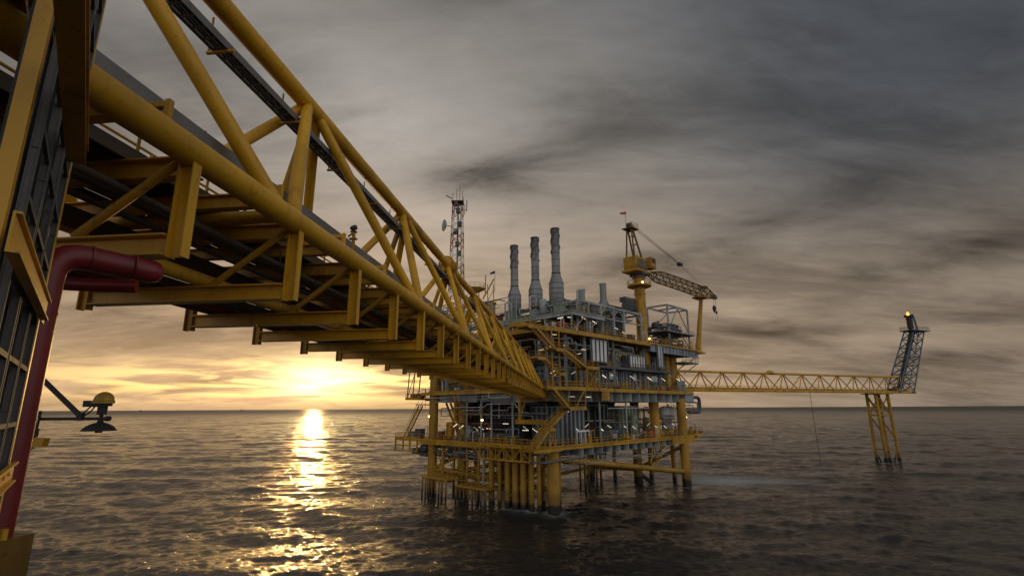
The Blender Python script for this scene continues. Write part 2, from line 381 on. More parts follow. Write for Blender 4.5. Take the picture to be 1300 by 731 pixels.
    ad = nd(nt, 'ShaderNodeVectorMath', operation='ADD'); nt.links.new(bp.outputs[0], ad.inputs[0]); nt.links.new(ml.outputs[0], ad.inputs[1])
    nn = nd(nt, 'ShaderNodeVectorMath', operation='NORMALIZE'); nt.links.new(ad.outputs[0], nn.inputs[0]); nt.links.new(nn.outputs[0], b.inputs['Normal'])
    b.inputs['IOR'].default_value = 1.333; b.inputs['Roughness'].default_value = .12
    at = nd(nt, 'ShaderNodeAttribute'); at.attribute_name = 'foam'
    fm = mth(nt, 'MULTIPLY', at.outputs['Fac'], rampf(nt, noise(nt, pos, .9, 8, .74, 1.), .26, .54))
    col = mixc(nt, mth(nt, 'MULTIPLY', fm, .85), (.022, .021, .020), (.50, .53, .54)); nt.links.new(col, b.inputs['Base Color'])
    nt.links.new(mth(nt, 'ADD', mth(nt, 'MULTIPLY', fm, .5), rampf(nt, ln.outputs['Value'], 300., 4000., .11, .38)), b.inputs['Roughness'])
    me.materials.append(m)
    o = bpy.data.objects.new('sea', me); COL.objects.link(o); o['kind'] = 'structure'
make_sea()

# ------------------------------------------------------------------ the connecting bridge
bd = V((.1122, .9937, 0)); bn = V((.9937, -.1122, 0)); bo = V((-4.91, 0, 0))
def BR(a, b, z):          # a along the bridge, b to its left, z above the sea
    p = bo + bd * a - bn * b; return (p.x, p.y, z)
CH = 21.30; TOP = 26.05
bridge = thing('connecting_bridge', 'long yellow triangular tube truss bridge running from upper left foreground to the platform', 'bridge', BR(2, 2, 19.8))
def weld_rings(mb, p, q, r, step, n):
    p = V(p); q = V(q); L = (q - p).length; d = (q - p).normalized(); x = step
    while x < L: mb.tube(p + d * (x - .012), p + d * (x + .012), r + .006, n=n, cap=False); x += step
for b in (0, 4):
    mb = MB(BR); mb.tube((1.5, b, CH), (93.5, b, CH), .20, n=24); weld_rings(mb, (1.5, b, CH), (60, b, CH), .20, 6., 24)
    mb.build('bottom_chord', YEL, bridge)
mb = MB(BR); mb.tube((1.5, 2, TOP), (84.6, 2, TOP), .22, n=24); weld_rings(mb, (1.5, 2, TOP), (60, 2, TOP), .22, 6., 24); mb.build('top_chord', YEL, bridge)
nodes = [8.5 + 8 * k for k in range(-1, 11)]
for k, a in enumerate(nodes):
    for b in (0, 4):
        for s in (-4, 4):
            t = a + s
            if t < 2 or t > 85: continue
            mb = MB(BR); P0 = V((a + .05 * s, b, CH)); P1 = V((t - .06 * s, 2, TOP)); mb.tube(P0, P1, .14, n=14); dv = (P1 - P0).normalized()
            if a < 45:
                for f in (.30, (P1 - P0).length - .34): mb.tube(P0 + dv * (f - .012), P0 + dv * (f + .012), .148, n=14, cap=False)
            mb.build('brace', YEL, bridge)
    if 2 < a < 92: MB(BR).tube((a, 0, CH), (a, 4, CH), .12, n=12).build('cross_tube', YEL, bridge)
for b in (0, 4): MB(BR).tube((92.6, b, CH), (84.5, 2, TOP), .15, n=12).build('brace', YEL, bridge)
# tie from each top node to the left chord beside it, with the bolted ball joint part way
for i, t in enumerate([4.5 + 8 * k for k in range(0, 11)]):
    MB(BR).tube((t + 1.2, 4, CH), (t, 2, TOP), .11, n=12).build('brace', YELD, bridge)
mb = MB(BR)
for da in (-.42, -.05, .32): mb.tube((28.5 + da, 2, TOP), (28.5 + da + .16, 2, TOP), .46, n=24)
mb.tube((28.0, 2, TOP), (29.0, 2, TOP), .33, n=24)
for da in (-.42, .32):
    for k in range(16):
        a = k * math.pi / 8; mb.tube((28.36 + da, 2 + .40 * math.cos(a), TOP + .40 * math.sin(a)), (28.8 + da, 2 + .40 * math.cos(a), TOP + .40 * math.sin(a)), .025, n=6)
mb.build('flange_joint', YELD, bridge)
for a in (9.9, 21.9, 33.9):
    mb = MB(BR)
    for d in (-.10, .03): mb.tube((a + d, 0, CH), (a + d + .07, 0, CH), .27, n=24)
    for k in range(14):
        an = k * 2 * math.pi / 14; mb.tube((a - .13, .235 * math.cos(an), CH + .235 * math.sin(an)), (a + .13, .235 * math.cos(an), CH + .235 * math.sin(an)), .016, n=6)
    if a > 20: mb.build('flange', YELD, bridge)
# hangers, lower rack beams, knee braces, floor beams
hang = [.88 + 2.665 * k for k in range(0, 35)]
for k, a in enumerate(hang):
    if a < 1: continue
    MB(BR).ibeam((a, 0, CH - .1), (a, 0, 19.86), .15, .22, up=(0, 1, 0), tf=.022, tw=.018).build('hanger', YEL, bridge)
    MB(BR).ibeam((a, 4, CH - .1), (a, 4, 19.80), .15, .2, up=(0, 1, 0), tf=.022, tw=.018).build('hanger', YELD, bridge)
    MB(BR).ibeam((a, .13, 20.02), (a, 3.87, 20.02), .24, .28, tf=.024, tw=.018).build('rack_beam', YEL, bridge)
    MB(BR).tube((a, .1, 21.22), (a, 1.5, 20.2), .06, n=10).build('knee_brace', YELD, bridge)
    mb = MB(BR)
    for z_, h_ in ((CH - .03, .3),): mb.ibeam((a + .35, .15, z_), (a + .35, 3.85, z_), .2, h_)
    mb.ibeam((a + 1.65, .15, CH + .02), (a + 1.65, 3.85, CH + .02), .16, .24)
    if k < 33: mb.build('floor_beam', YELD, bridge)
# walkway floor of grating between stringers
mb = MB(BR); mb.box(2, 1.3, 21.62, 93, 3.1, 21.68)
for b in (1.27, 1.7, 2.1, 2.6, 3.13): mb.box(2, b - .04, 21.44, 93, b + .04, 21.61)
mb.build('walkway_floor', BROWN, bridge)
mb = MB(BR)
for b in (1.5, 2.7):
    for z_ in (22.15, 22.6): mb.tube((2, b, z_), (93, b, z_), .025, n=6)
    for a in np.arange(2.4, 93, 1.5): mb.tube((a, b, 21.68), (a, b, 22.62), .025, n=6)
mb.build('walkway_railing', YELF, bridge)
for a in hang:
    if a < 3 or a > 70: continue
    mb = MB(BR); mb.bar((a - .2, .30, 21.90), (a - .2, .68, 21.90), .09, .08)
    mb.bar((a - .2, .26, 21.42), (a - .2, .26, 21.97), .07, .08)
    mb.build('tray_bracket', YEL, bridge)
mb = MB(BR); mb.box(91, -.35, 19.7, 93.6, 4.35, CH - .2); mb.box(93.2, -.6, 19.2, 94.6, 4.6, 19.7)
mb.build('end_frame', YELD, bridge)
for a in range(40, 92, 3):
    MB(BR).box(a + .2, -.02, 19.9, a + 2.5, .02, 20.3).build('kick_plate', YELD, bridge)

# cable ladders and trays carried by the bridge
mb = MB(BR)
for b in (1.83, 2.17): mb.box(1.5, b - .012, 25.10, 84, b + .012, 25.26)
for a in np.arange(1.6, 84, .30): mb.box(a, 1.842, 25.11, a + .045, 2.158, 25.14)
mb.build('cable_ladder', GAL, None, 'long thin dark cable ladder hung just beneath the top tube of the bridge', 'cable ladder')
top_lad = bpy.data.objects['cable_ladder']
mb = MB(BR)
for k, b in enumerate((1.90, 1.96, 2.03, 2.10)): mb.tube((1.5, b, 25.18), (84, b, 25.18), .026, n=6)
mb.build('cable', DARK, top_lad)
for k, t in enumerate(np.arange(6.2, 84, 2.66)):
    mb = MB(BR); mb.bar((t, 1.70, 25.07), (t, 2.3, 25.07), .06, .05); mb.bar((t, 2.26, 25.05), (t, 2.26, 25.92), .03, .03)
    mb.build('ladder_hanger', YELD, top_lad)
mb = MB(BR); mb.box(2, .69, 21.97, 92, .72, 22.24); mb.box(2, 1.1, 21.97, 92, 1.13, 22.24)
for a in np.arange(3.2, 92, 2.0): mb.box(a, .682, 21.965, a + .025, .69, 22.25)
for a in np.arange(2.1, 92, .35): mb.box(a, .72, 21.97, a + .05, 1.1, 22.0)
et = mb.build('cable_tray', GAL, None, 'grey side rail cable tray resting on brackets along the bridge beside its lower right tube', 'cable tray')
mb = MB(BR)
for b in (.76, .82, .89, .96, 1.04): mb.tube((2, b, 22.03), (92, b, 22.03), .035, n=6)
mb.build('cable', DARK, et)
mb = MB(BR); mb.box(2, 2.85, 21.02, 92, 2.88, 21.14); mb.box(2, 3.45, 21.02, 92, 3.48, 21.14); mb.box(2, 2.88, 21.02, 92, 3.45, 21.04)
mb.build('cable_tray', BROWN, None, 'wide dark solid bottom tray slung under the left half of the bridge', 'cable tray')
for b, r, m, lab in ((1.75, .125, YELD, 'thick yellow pipe laid along the rack beneath the bridge walkway'), (2.25, .075, GREYD, 'slim dark pipe lying left of the thick yellow pipe under the bridge'),
                     (2.62, .10, GREYD, 'dark pipe in the middle of the rack under the bridge'), (3.05, .14, RUST, 'fat brown pipe on the left part of the rack under the bridge'), (3.5, .09, GREYD, 'dark pipe nearest the left hangers of the bridge rack')):
    o = MB(BR); o.tube((6.8, b, 20.17 + r), (94, b, 20.17 + r), r, n=14)
    for a in np.arange(12, 90, 12.): o.tube((a, b, 20.17 + r), (a + .14, b, 20.17 + r), r + .035, n=14)
    o.build('pipe', m, None, lab, 'pipe')
for b, z_, rr_, lab in ((1.15, 20.95, .06, 'slim brown pipe hung right of the walkway under the bridge'), (1.42, 21.0, .085, 'brown pipe hung just below the right edge of the bridge walkway'), (2.0, 20.98, .05, 'thin brown conduit hung below the middle of the bridge walkway')):
    o = MB(BR); o.tube((3., b, z_), (92, b, z_), rr_, n=12)
    for a in np.arange(5, 90, 5.33): o.tube((a, b, z_ - rr_), (a, b, 21.3), .02, n=6); o.tube((a - .04, b, z_), (a + .04, b, z_), rr_ + .02, n=12)
    o.build('pipe', BROWN, None, lab, 'pipe')
# floodlight on the chord
fl = thing('floodlight', 'small dark floodlight on a short post standing on the lower right tube of the bridge', 'floodlight', BR(11.86, .26, 21.4))
mb = MB(BR); mb.bar((11.86, .26, 21.4), (11.86, .26, 22.18), .06, .06); mb.box(11.80, .18, 22.0, 11.92, .36, 22.03); mb.build('post', YELD, fl)
mb = MB(BR); mb.box(11.82, .20, 22.18, 11.92, .34, 22.21); mb.lathe((11.84, .26, 22.29), [(.03, -.09), (.06, -.06), (.065, .05), (.05, .07)], 12, (.6, -.7, .45)); mb.tube((11.86, .26, 22.2), (11.86, .26, 22.26), .02); mb.tube((11.86, .40, 22.08), (11.80, .28, 22.12), .02); mb.build('lamp_head', DARK, fl)

# ------------------------------------------------------------------ foreground at the left: our own platform's edge
ev = V((-.63, .777, 0)).normalized(); en = V((.777, .63, 0)).normalized(); LK = .76; eo = V((-5.66, 6.0, 0)) * LK
def LF(q, n, z):          # q towards the camera along the ladder plane, n out of it, z height
    p = eo - ev * (q * LK) + en * (n * LK); return (p.x, p.y, 18 + (z - 18) * LK)
def cable_ladder(q0, q1, label, n0=-.01, w=.06):
    t = thing('cable_ladder', label, 'cable ladder', LF(q0, 0, 15), 'upright cable ladders at the left edge')
    for q in (q0, q1):
        mb = MB(LF); mb.box(q - .012, n0, 13, q + .012, n0 + w, 27)
        mb.box(q - .02, n0, 13, q + .02, n0 + .008, 27); mb.box(q - .02, n0 + w - .008, 13, q + .02, n0 + w, 27)
        for z in np.arange(14, 27, 2.0): mb.box(q - .024, n0 + .012, z, q + .024, n0 + w + .004, z + .02)
        mb.build('side_rail', LADDER, t)
    for z in np.arange(13.2, 27, .58): MB(LF).box(min(q0, q1), n0 + .028, z, max(q0, q1), n0 + .06, z + .045).build('rung', LADDER, t)
cable_ladder(3.05, 2.28, 'upright grey cable ladder nearest the camera beside the sunlit yellow column')
cable_ladder(2.16, 1.32, 'middle one of three upright grey cable ladders at the left edge')
cable_ladder(1.20, .40, 'upright grey cable ladder nearest the maroon riser pipe')
fr = thing('support_frame', 'yellow steel support frame of columns and channels in front of the cable ladders', 'frame', LF(1.5, 0, 14))
MB(LF).ibeam((3.42, -.05, 13), (3.42, -.05, 27), .10, .12, up=(1, 0, 0), tf=.02).build('column', YEL, fr)
MB(LF).bar((.14, .02, 12.5), (.14, .02, 27), .05, .12, up=(1, 0, 0)).build('column', YEL, fr)
MB(LF).ibeam((1.95, .20, 20.44), (5.2, .20, 20.44), .15, .16).build('beam', YELD, fr)
for z, hh in ((17.3, .17), (18.96, .27)):
    mb = MB(LF); mb.box(.35, .085, z, 3.9, .10, z + hh); mb.box(.7, .10, z, 3.9, .155, z + .016); mb.box(.35, .10, z + hh - .016, 3.9, .13, z + hh)
    for q in np.arange(.9, 3.8, .42): mb.tube((q, .09, z + .09), (q, .118, z + .09), .02, n=6)
    mb.build('channel', YEL, fr)
for z in (21.6, 24.2): MB(LF).ibeam((.05, -.2, z), (3.8, -.2, z), .14, .2).build('beam', YELD, fr)
# dark plated wall behind
mb = MB(LF); mb.box(.1, -.20, 12.5, 2.95, -.16, 25)
for q in np.arange(.3, 2.9, .55): mb.box(q, -.16, 12.5, q + .05, -.10, 25)
mb.box(-2.3, -.20, 12.5, .1, -.16, 19.9)
mb.build('module_wall', DARK, None, 'dark stiffened steel wall behind the upright cable ladders', 'wall')
up = thing('overhead_deck', 'brown underside of a steel deck with tube braces at the upper left corner', 'deck', LF(3, -2, 22))
mb = MB(LF); mb.box(-1.5, -6, 23.5, 6, -.6, 23.56)
for q in np.arange(-1.2, 6, 1.1): mb.ibeam((q, -6, 23.36), (q, -.6, 23.36), .12, .26)
mb.build('deck_plate', BROWN, up)
MB(LF).tube((.8, -1.0, 20.2), (4.6, -1.4, 23.3), .17, n=16).build('brace', YELD, up)
MB(LF).tube((2.6, -2.0, 23.3), (4.4, -1.2, 20.4), .12, n=16).build('brace', YELD, up)
MB(LF).ibeam((0, -.7, 22.9), (5.5, -.7, 22.9), .2, .5).build('beam', YELD, up)
MB(LF).ibeam((1.0, -1.4, 21.1), (5.5, -1.4, 21.1), .2, .4).build('beam', RUST, up)

# maroon riser pipe with elbow
rz = 19.70
mb = MB(); RP = V((-5.03, 5.37, 0)); rp = [(RP.x, RP.y, 16.75), (RP.x, RP.y, rz), (-4.50, 6.18, rz - .02)]
mb.path(rp, .142, 24, .32)
for z in (17.9, 19.0): mb.tube((RP.x, RP.y, z), (RP.x, RP.y, z + .024), .147, n=24)
e0 = V((RP.x, RP.y, rz)); e1 = V((-4.42, 6.22, rz)); dd = (e1 - e0).normalized()
for f in (.32, .74): mb.tube(e0 + dd * f, e0 + dd * (f + .016), .146, n=24)
ec = V((-4.50, 6.18, rz - .02)); mb.lathe(ec - dd * .01, [(.142, 0), (.137, .04), (.115, .085), (.07, .115), (.01, .125)], 24, dd)
mb.build('riser_pipe', RED, None, 'maroon riser pipe rising at the left edge and bending under the bridge', 'pipe')
mb = MB(); mb.path([(-6.3, 6.25, 19.60), (-5.6, 6.5, 19.60), (-5.05, 6.7, 19.62)], .09, 16, .2)
mb.build('pipe', RED, None, 'dark red pipe running back beneath the bend of the maroon riser', 'pipe')
rs = thing('riser_clamp', 'dark yellow box clamp around the foot of the maroon riser', 'clamp', (RP.x, RP.y, 14))
mb = MB(); mb.box(-5.30, 5.2, 16.26, -4.84, 5.6, 16.80); mb.build('clamp_body', CLAMP, rs)
mb = MB(); mb.box(-5.38, 5.14, 15.2, -4.78, 5.66, 16.26); mb.build('base_box', CLAMP, rs)
mb = MB(); mb.tube((-4.88, 5.3, 16.80), (-4.88, 5.3, 16.9), .035, n=10); mb.build('bolt', YEL, rs)
# navigation lantern and gong
nl = thing('navigation_lantern', 'amber domed navigation lantern on a bracket arm beside the maroon riser', 'lantern', (-5.95, 7.6, 17.9))
LX, LY = -5.93, 7.6
mb = MB(); mb.tube((-7.3, LY, 17.885), (-5.82, LY, 17.885), .022, n=8); mb.tube((-5.86, LY, 17.885), (-5.80, LY, 17.885), .036, n=8); mb.build('arm', DARK, nl)
mb = MB(); mb.bar((-6.90, LY, 18.46), (-6.24, LY, 17.93), .035, .06); mb.box(-6.27, LY - .03, 17.86, -6.19, LY + .03, 17.96); mb.build('arm_brace', DARK, nl)
mb = MB(); mb.tube((LX, LY, 17.89), (LX, LY, 17.94), .025); mb.tube((LX, LY, 17.94), (LX, LY, 18.06), .062, n=16); mb.tube((LX, LY, 18.06), (LX, LY, 18.10), .11, n=20); mb.box(LX - .26, LY - .05, 18.05, LX - .1, LY + .05, 18.14); mb.build('lamp_base', DARK, nl)
mb = MB(); mb.lathe((LX, LY, 18.10), [(.146, 0), (.146, .025), (.132, .03)] + [(.129 * math.cos(a), .03 + .135 * math.sin(a)) for a in np.linspace(0, 1.5, 9)], 24); mb.build('lens_dome', AMBER, nl)
mb = MB(); mb.path([(-6.22, LY, 17.95), (-6.16, LY, 18.0), (-6.08, LY, 18.08)], .01, 6, .05); mb.path([(-6.20, LY + .03, 17.93), (-6.12, LY + .03, 17.98), (-6.06, LY + .03, 18.07)], .01, 6, .05); mb.build('cable', DARK, nl)
mb = MB(); mb.lathe((LX, LY, 17.715), [(.215, 0), (.21, .01), (.17, .06), (.10, .10), (.04, .12), (.03, .165)], 24); mb.tube((LX, LY, 17.69), (LX, LY, 17.715), .045, n=12)
mb.build('dish_shade', DARK, nl)
bk = thing('junction_bracket', 'yellow bracket with a black post at the maroon riser below the lantern arm', 'bracket', (-6.6, 7.3, 17.4))
mb = MB(); mb.prism([(-7.0, 7.5, 17.36), (-6.78, 7.5, 17.50), (-6.62, 7.5, 17.50), (-6.60, 7.5, 17.62), (-6.98, 7.5, 17.64)], (0, 1, 0), .10); mb.build('plate', YELD, bk)
mb = MB(); mb.tube((-6.80, 7.55, 17.63), (-6.78, 7.55, 18.0), .025, n=8); mb.tube((-6.80, 7.55, 17.64), (-6.795, 7.55, 17.75), .045, n=8); mb.build('post', DARK, bk)

# ------------------------------------------------------------------ the platform
po = V((7.1, 95.7, 0)); pe1 = V((math.cos(A0), math.sin(A0), 0)); pe2 = V((-math.sin(A0), math.cos(A0), 0))
def PL(s, t, z):          # s along the right front, t along the left front, z above the sea
    p = po + pe1 * s + pe2 * t; return (p.x, p.y, z)
plat = thing('production_platform', 'large yellow and grey offshore platform on tube legs at the far end of the bridge', 'platform', PL(22, 17, 0))
Z1, Z2, Z3, Z4 = 11.4, 21.6, 26.3, 32.5
# jacket
for s, t, r, zt in ((0, 0, 1.15, 10.6), (46.6, -1.6, 1.1, 20), (41.3, 22, 1.05, 20), (44.4, 10, 1.1, 20), (-2, 32.6, 1.0, 28), (-.2, 24.7, 1.0, 20), (0, 10.5, 1.05, 10.6), (20, 33, 1.1, 20)):
    mb = MB(PL); mb.tube((s, t, -6), (s, t, zt), r, n=24)
    for z in (2.2, 5.6, 8.4): mb.tube((s, t, z), (s, t, z + .12), r + .05, n=24)
    for k in range(3):
        a = k * 2.1 + s; mb.box(s + r * math.cos(a) - .12, t + r * math.sin(a) - .12, 3.1 + k, s + r * math.cos(a) + .12, t + r * math.sin(a) + .12, 3.5 + k)
    mb.build('leg', LEG, plat)
for s, t, r in ((49, 9, .55), (49.2, 2.8, .55), (43.2, 16, .5)):
    MB(PL).tube((s, t, -5), (s, t, 11), r, n=16).build('leg', LEG, plat)
for i, (s, t, r) in enumerate(((-3.6, 12.1, .52), (-3.3, 10.2, .36), (-3.2, 8.2, .55), (-3.1, 6.3, .6), (-2.6, 4.8, .58), (-2.2, 3.2, .5), (-1.5, 2.0, .42), (-1.6, 7.2, .5), (-1.4, 9.4, .5), (-1.2, 5.4, .5))):
    mb = MB(PL); mb.tube((s, t, -5), (s, t, 10.4), r, n=18)
    for z in (3.2 + .13 * i, 7.4): mb.tube((s, t, z), (s, t, z + .25), r + .07, n=18)
    mb.build('conductor', LEG, plat)
def br(p, q, r, m=LEG, name='jacket_brace'): return MB(PL).tube(p, q, r, n=16).build(name, m, plat)
br((1.0, -.2, 9.1), (46.4, -1.5, 3.2), .56)
br((-2, 32.6, 4.6), (-.2, 24.7, 4.5), .46); br((-.2, 24.7, 4.5), (0, 10.5, 4.2), .46); br((0, 10.5, 4.2), (0, 0, 4.0), .46)
br((46.5, -1.5, 9.0), (44.4, 10, 3.4), .4); br((44.4, 10, 3.0), (41.3, 22, 3.0), .4)
br((44.4, 10, 2.6), (48.6, 5.0, -3), .42); br((41.3, 22, 2.8), (37.5, 22.5, -3), .42)
br((0, 0, 8.6), (0, 10.5, 5.0), .36); br((-1.0, 1.5, 8.0), (-3.3, 7.5, 2.5), .16)
br((46.8, 2, 10.5), (46, 8, 4.5), .12); br((47.4, 2, 10.5), (46.6, 8, 4.5), .12)
# slim caissons and pump columns under the lower deck
for i, (s, t) in enumerate(((30, 14), (32.6, 14), (35, 14.5), (37, 15), (28, 13), (26, 12.5), (38.8, 15.6), (24, 20), (21.5, 22), (33.8, 16.5), (29, 16.2))):
    MB(PL).tube((s, t, -4 if i % 3 else 3), (s, t, 10), (.16, .22, .3)[i % 3], n=10).build('caisson', LEG, plat)
for t in (17.0, 15.6, 20.5, 28.5):
    MB(PL).tube((-2.4, t, -3), (-2.4, t, 10), .26, n=10).build('caisson', GREY if t < 16 else LEG, plat)
# boat landing fenders on the left front
for t0, t1 in ((22.8, 30.6), (11.2, 19.7)):
    mb = MB(PL)
    zt = 4.2 if t0 > 20 else 3.4
    for z, x in ((zt, -5.9), (zt - .35, -4.4)): mb.tube((x, t0, z), (x, t1, z), .24, n=10)
    for t in np.linspace(t0, t1, 8): mb.tube((-5.9, t, -1.5), (-5.9, t, zt), .17, n=8)
    for t in (t0, (t0 + t1) / 2, t1):
        mb.tube((-5.9, t, zt), (-.5, t, zt - .1), .2, n=8); mb.tube((-4.4, t, zt - .35), (-4.4, t, zt + 3.2), .09, n=6)
    for z in (zt + 1.1, zt + 2.1): mb.tube((-5.5, t0, z), (-5.5, t1, z), .07, n=6)
    for t in np.linspace(t0, t1, 5): mb.tube((-5.5, t, zt), (-5.5, t, zt + 2.1), .06, n=6)
    mb.box(-5.7, t0, zt + .2, -1.5, t1, zt + .3)
    mb.build('boat_landing', LEG, plat)

def railing(pts, z, mat=YELF, h=1.15, name='railing', par=None):
    mb = MB(PL)
    for (s0, t0), (s1, t1) in zip(pts[:-1], pts[1:]):
        for k, zz in enumerate((h, h * .55)): mb.tube((s0, t0, z + zz), (s1, t1, z + zz), .05 if k == 0 else .04, n=5, cap=False)
        mb.bar((s0, t0, z + .1), (s1, t1, z + .1), .02, .18)
        L = math.hypot(s1 - s0, t1 - t0); k = max(1, int(L / 1.7))
        for i in range(k + 1):
            f = i / k; s = s0 + (s1 - s0) * f; t = t0 + (t1 - t0) * f; mb.tube((s, t, z), (s, t, z + h), .045, n=5, cap=False)
    mb.build(name, mat, par or plat)

# ---- lower deck
d1 = MB(PL).box(-3, -2, Z1 - .12, 51, 36, Z1).build('lower_deck', BROWN, plat)
mb = MB(PL)
mb.ibeam((-3.2, -2.05, Z1 - .32), (51, -2.05, Z1 - .32), .35, .62)
mb.box(-3.35, -2.1, Z1 - 1.15, -3.0, 12.6, Z1 + .05); mb.box(-3.25, 12.6, Z1 - .95, -3.0, 36, Z1 + .02)
mb.box(40, -2.35, Z1 - 1.75, 51.2, -2.1, Z1 - .1); mb.box(51, -2.3, Z1 - 1.2, 51.3, 20, Z1)
mb.build('deck_edge_beam', YELD, plat)
mb = MB(PL)
for s in np.arange(6.5, 41, 3.1): mb.box(s, -1.85, Z1 - 1.95, s + .1, 30, Z1 - .64)
mb.build('girder_web', PALE, plat); mb = MB(PL)  # pale tone stands in for lamp and sky light on the webs
for s in np.arange(0, 50, 3.1): mb.ibeam((s + .05, -1.0, Z1 - 1.0), (s + .05, 35, Z1 - 1.0), .5, 1.75)
mb.ibeam((-2.5, .9, Z1 - 1.0), (50, .9, Z1 - 1.0), .5, 1.7)
mb.ibeam((-2.5, 14, Z1 - 1.0), (50, 14, Z1 - 1.0), .5, 1.7); mb.ibeam((-2.5, 33, Z1 - 1.0), (50, 33, Z1 - 1.0), .5, 1.7)
mb.build('deck_girder', BLUEG, plat)
railing([(-3.2, 36), (-3.2, -2.1), (51, -2.1), (51, 12)], Z1)
# truss walkway slung in front of the conductors
mb = MB(PL)
for z in (Z1 - .25, Z1 - 2.5): mb.bar((-4.9, 1, z), (-4.9, 14, z), .25, .32)
for i, t in enumerate(np.arange(1, 14, 2.15)):
    mb.bar((-4.9, t, Z1 - .4), (-4.9, t, Z1 - 2.4), .16, .16)
    mb.bar((-4.9, t, Z1 - (.4 if i % 2 else 2.4)), (-4.9, t + 2.1, Z1 - (2.4 if i % 2 else .4)), .13, .13)
    mb.bar((-4.9, t, Z1 - .3), (-3.1, t, Z1 - .3), .2, .25)
mb.box(-4.9, 1, Z1 - .1, -3.2, 14, Z1 - .03)
mb.build('truss_walkway', YELD, plat)
railing([(-4.9, 14), (-4.9, 1)], Z1)
# balcony at the left end
mb = MB(PL); mb.box(-3, 36, Z1 - .15, 4, 45.8, Z1 + .05); mb.box(-3.2, 36, Z1 - .5, -2.95, 45.8, Z1 + .4)
for t in (37, 39.8, 42.5, 45.6):
    mb.bar((-3.05, t, Z1 - 2.9), (-3.05, t, Z1), .3, .3)
for z in (Z1 - 1.5, Z1 - 2.7): mb.bar((-3.05, 37, z), (-3.05, 45.7, z), .2, .22)
mb.build('balcony', YELD, plat); railing([(4, 45.7), (-3.1, 45.7), (-3.1, 36)], Z1 + .05)
mb = MB(PL); mb.box(51.3, -1.2, Z1 - .3, 58.5, 6, Z1); mb.box(55, -1.2, Z1 - .9, 56, 5, Z1 - .3); mb.build('balcony', YELD, plat)
railing([(51.4, -1.1), (58.4, -1.1), (58.4, 6)], Z1)

# ---- main deck
MB(PL).box(-3, -2, Z2 - .2, 53, 36, Z2 - .05).build('main_deck', BROWN, plat)
mb = MB(PL); mb.bar((-3, -2.15, Z2 - .2), (52.6, -2.15, Z2 - .2), .3, .62); mb.box(-3.3, -2, Z2 - .75, -3.0, 36, Z2 - .1); mb.box(12.6, -2.3, Z2 - 2.2, 15.4, -2.0, Z2 - .5)
mb.build('deck_edge_beam', YELD, plat)
mb = MB(PL)
for s in np.arange(-1, 53, 3.55):
    mb.box(s, -1.95, Z2 - 2.25, s + .10, 35, Z2 - .22); mb.box(s - .25, -1.95, Z2 - 2.3, s + .35, 35, Z2 - 2.25)
mb.build('deck_girder', PALE, plat)  # pale colour stands in for lamp and sky light on these girders
mb = MB(PL); mb.box(-2, 1.1, Z2 - 2.35, 52.5, 1.2, Z2 - .22); mb.box(-2, 18, Z2 - 2.35, 52.5, 18.1, Z2 - .22); mb.bar((-2, -1.6, Z2 - 2.4), (52.5, -1.6, Z2 - 2.4), .5, .16)  # dark lengthwise plates added to block light behind the pale girders
mb.build('deck_girder', GREYD, plat)  # these are the added light-blocking plates, not real girders
mb = MB(PL); mb.box(48.5, -2.0, Z2 - 2.3, 53, -1.9, Z2 - .5); mb.build('girder_web', BLUEG, plat)
railing([(-3.2, 33), (-3.2, -2.1), (52.8, -2.1), (52.8, 12)], Z2)
# balcony high on the left end with framed posts
mb = MB(PL); mb.box(-3.2, 36, Z2 - 1.6, 3, 42, Z2 - 1.4); mb.bar((-3.2, 36, Z2 - 1.3), (-3.2, 42, Z2 - 1.3), .2, .5)
for t in (37.2, 39.5, 41.7): mb.tube((-3, t, Z2 - 1.4), (-3, t - .8, Z2 + 6.4), .14, n=6)
mb.bar((-3, 42, Z2 + 6.4), (-3, 34, Z2 + 6.4), .3, .35); mb.bar((-3, 41.5, Z2 - 1), (-3, 38.4, Z2 + 5.5), .12, .12)
mb.build('balcony', YELD, plat); railing([(3, 42), (-3.2, 42), (-3.2, 36)], Z2 - 1.4)

# ---- rooms: ribbed walls; the dark ones carry background shade in their colour
def room(name, s0, t0, z0, s1, t1, z1, m=WALL, m2=WALL2):
    o = MB(PL).box(s0, t0, z0, s1, t1, z1).build(name, GREYD if m in (WALL, WALL2) else m, plat)  # shade of the recesses between ribs is put into the dark wall colour
    mb = MB(PL); mb.box(s0 - .01, t0 - .2, z1 - .35, s1, t0 - .005, z1); mb.box(s0 - .2, t0, z1 - .35, s0 - .005, t1, z1)
    for s in np.arange(s0 + .2, s1 - .5, 1.3): mb.box(s, t0 - .3, z0, s + .5, t0 - .005, z1 - .36)
    for t in np.arange(t0 + .2, t1 - .5, 1.3): mb.box(s0 - .3, t, z0, s0 - .005, t + .5, z1 - .36)
    mb.build('cladding_rib', BLUEG if m in (WALL, WALL2) else m, o)
    return o
room('module_wall', 9.5, 1.0, Z2, 47.5, 34, Z3 - .25)
mb = MB(PL)
for s in np.arange(10, 47, 4.75): mb.box(s, .42, Z2, s + .22, .69, Z3 - .3)
mb.box(9.4, .50, Z3 - .85, 47.6, .69, Z3 - .62); mb.build('wall_stiffener', BLUEG, plat)
for s in (15.2, 24.0, 33.4, 42.0):
    dr = MB(PL).box(s, .56, Z2 + .05, s + 1.15, .69, Z2 + 2.25).build('door', GREYD, plat); MB(PL).box(s + .95, .50, Z2 + 1.0, s + 1.03, .555, Z2 + 1.25).build('handle', GAL, dr)
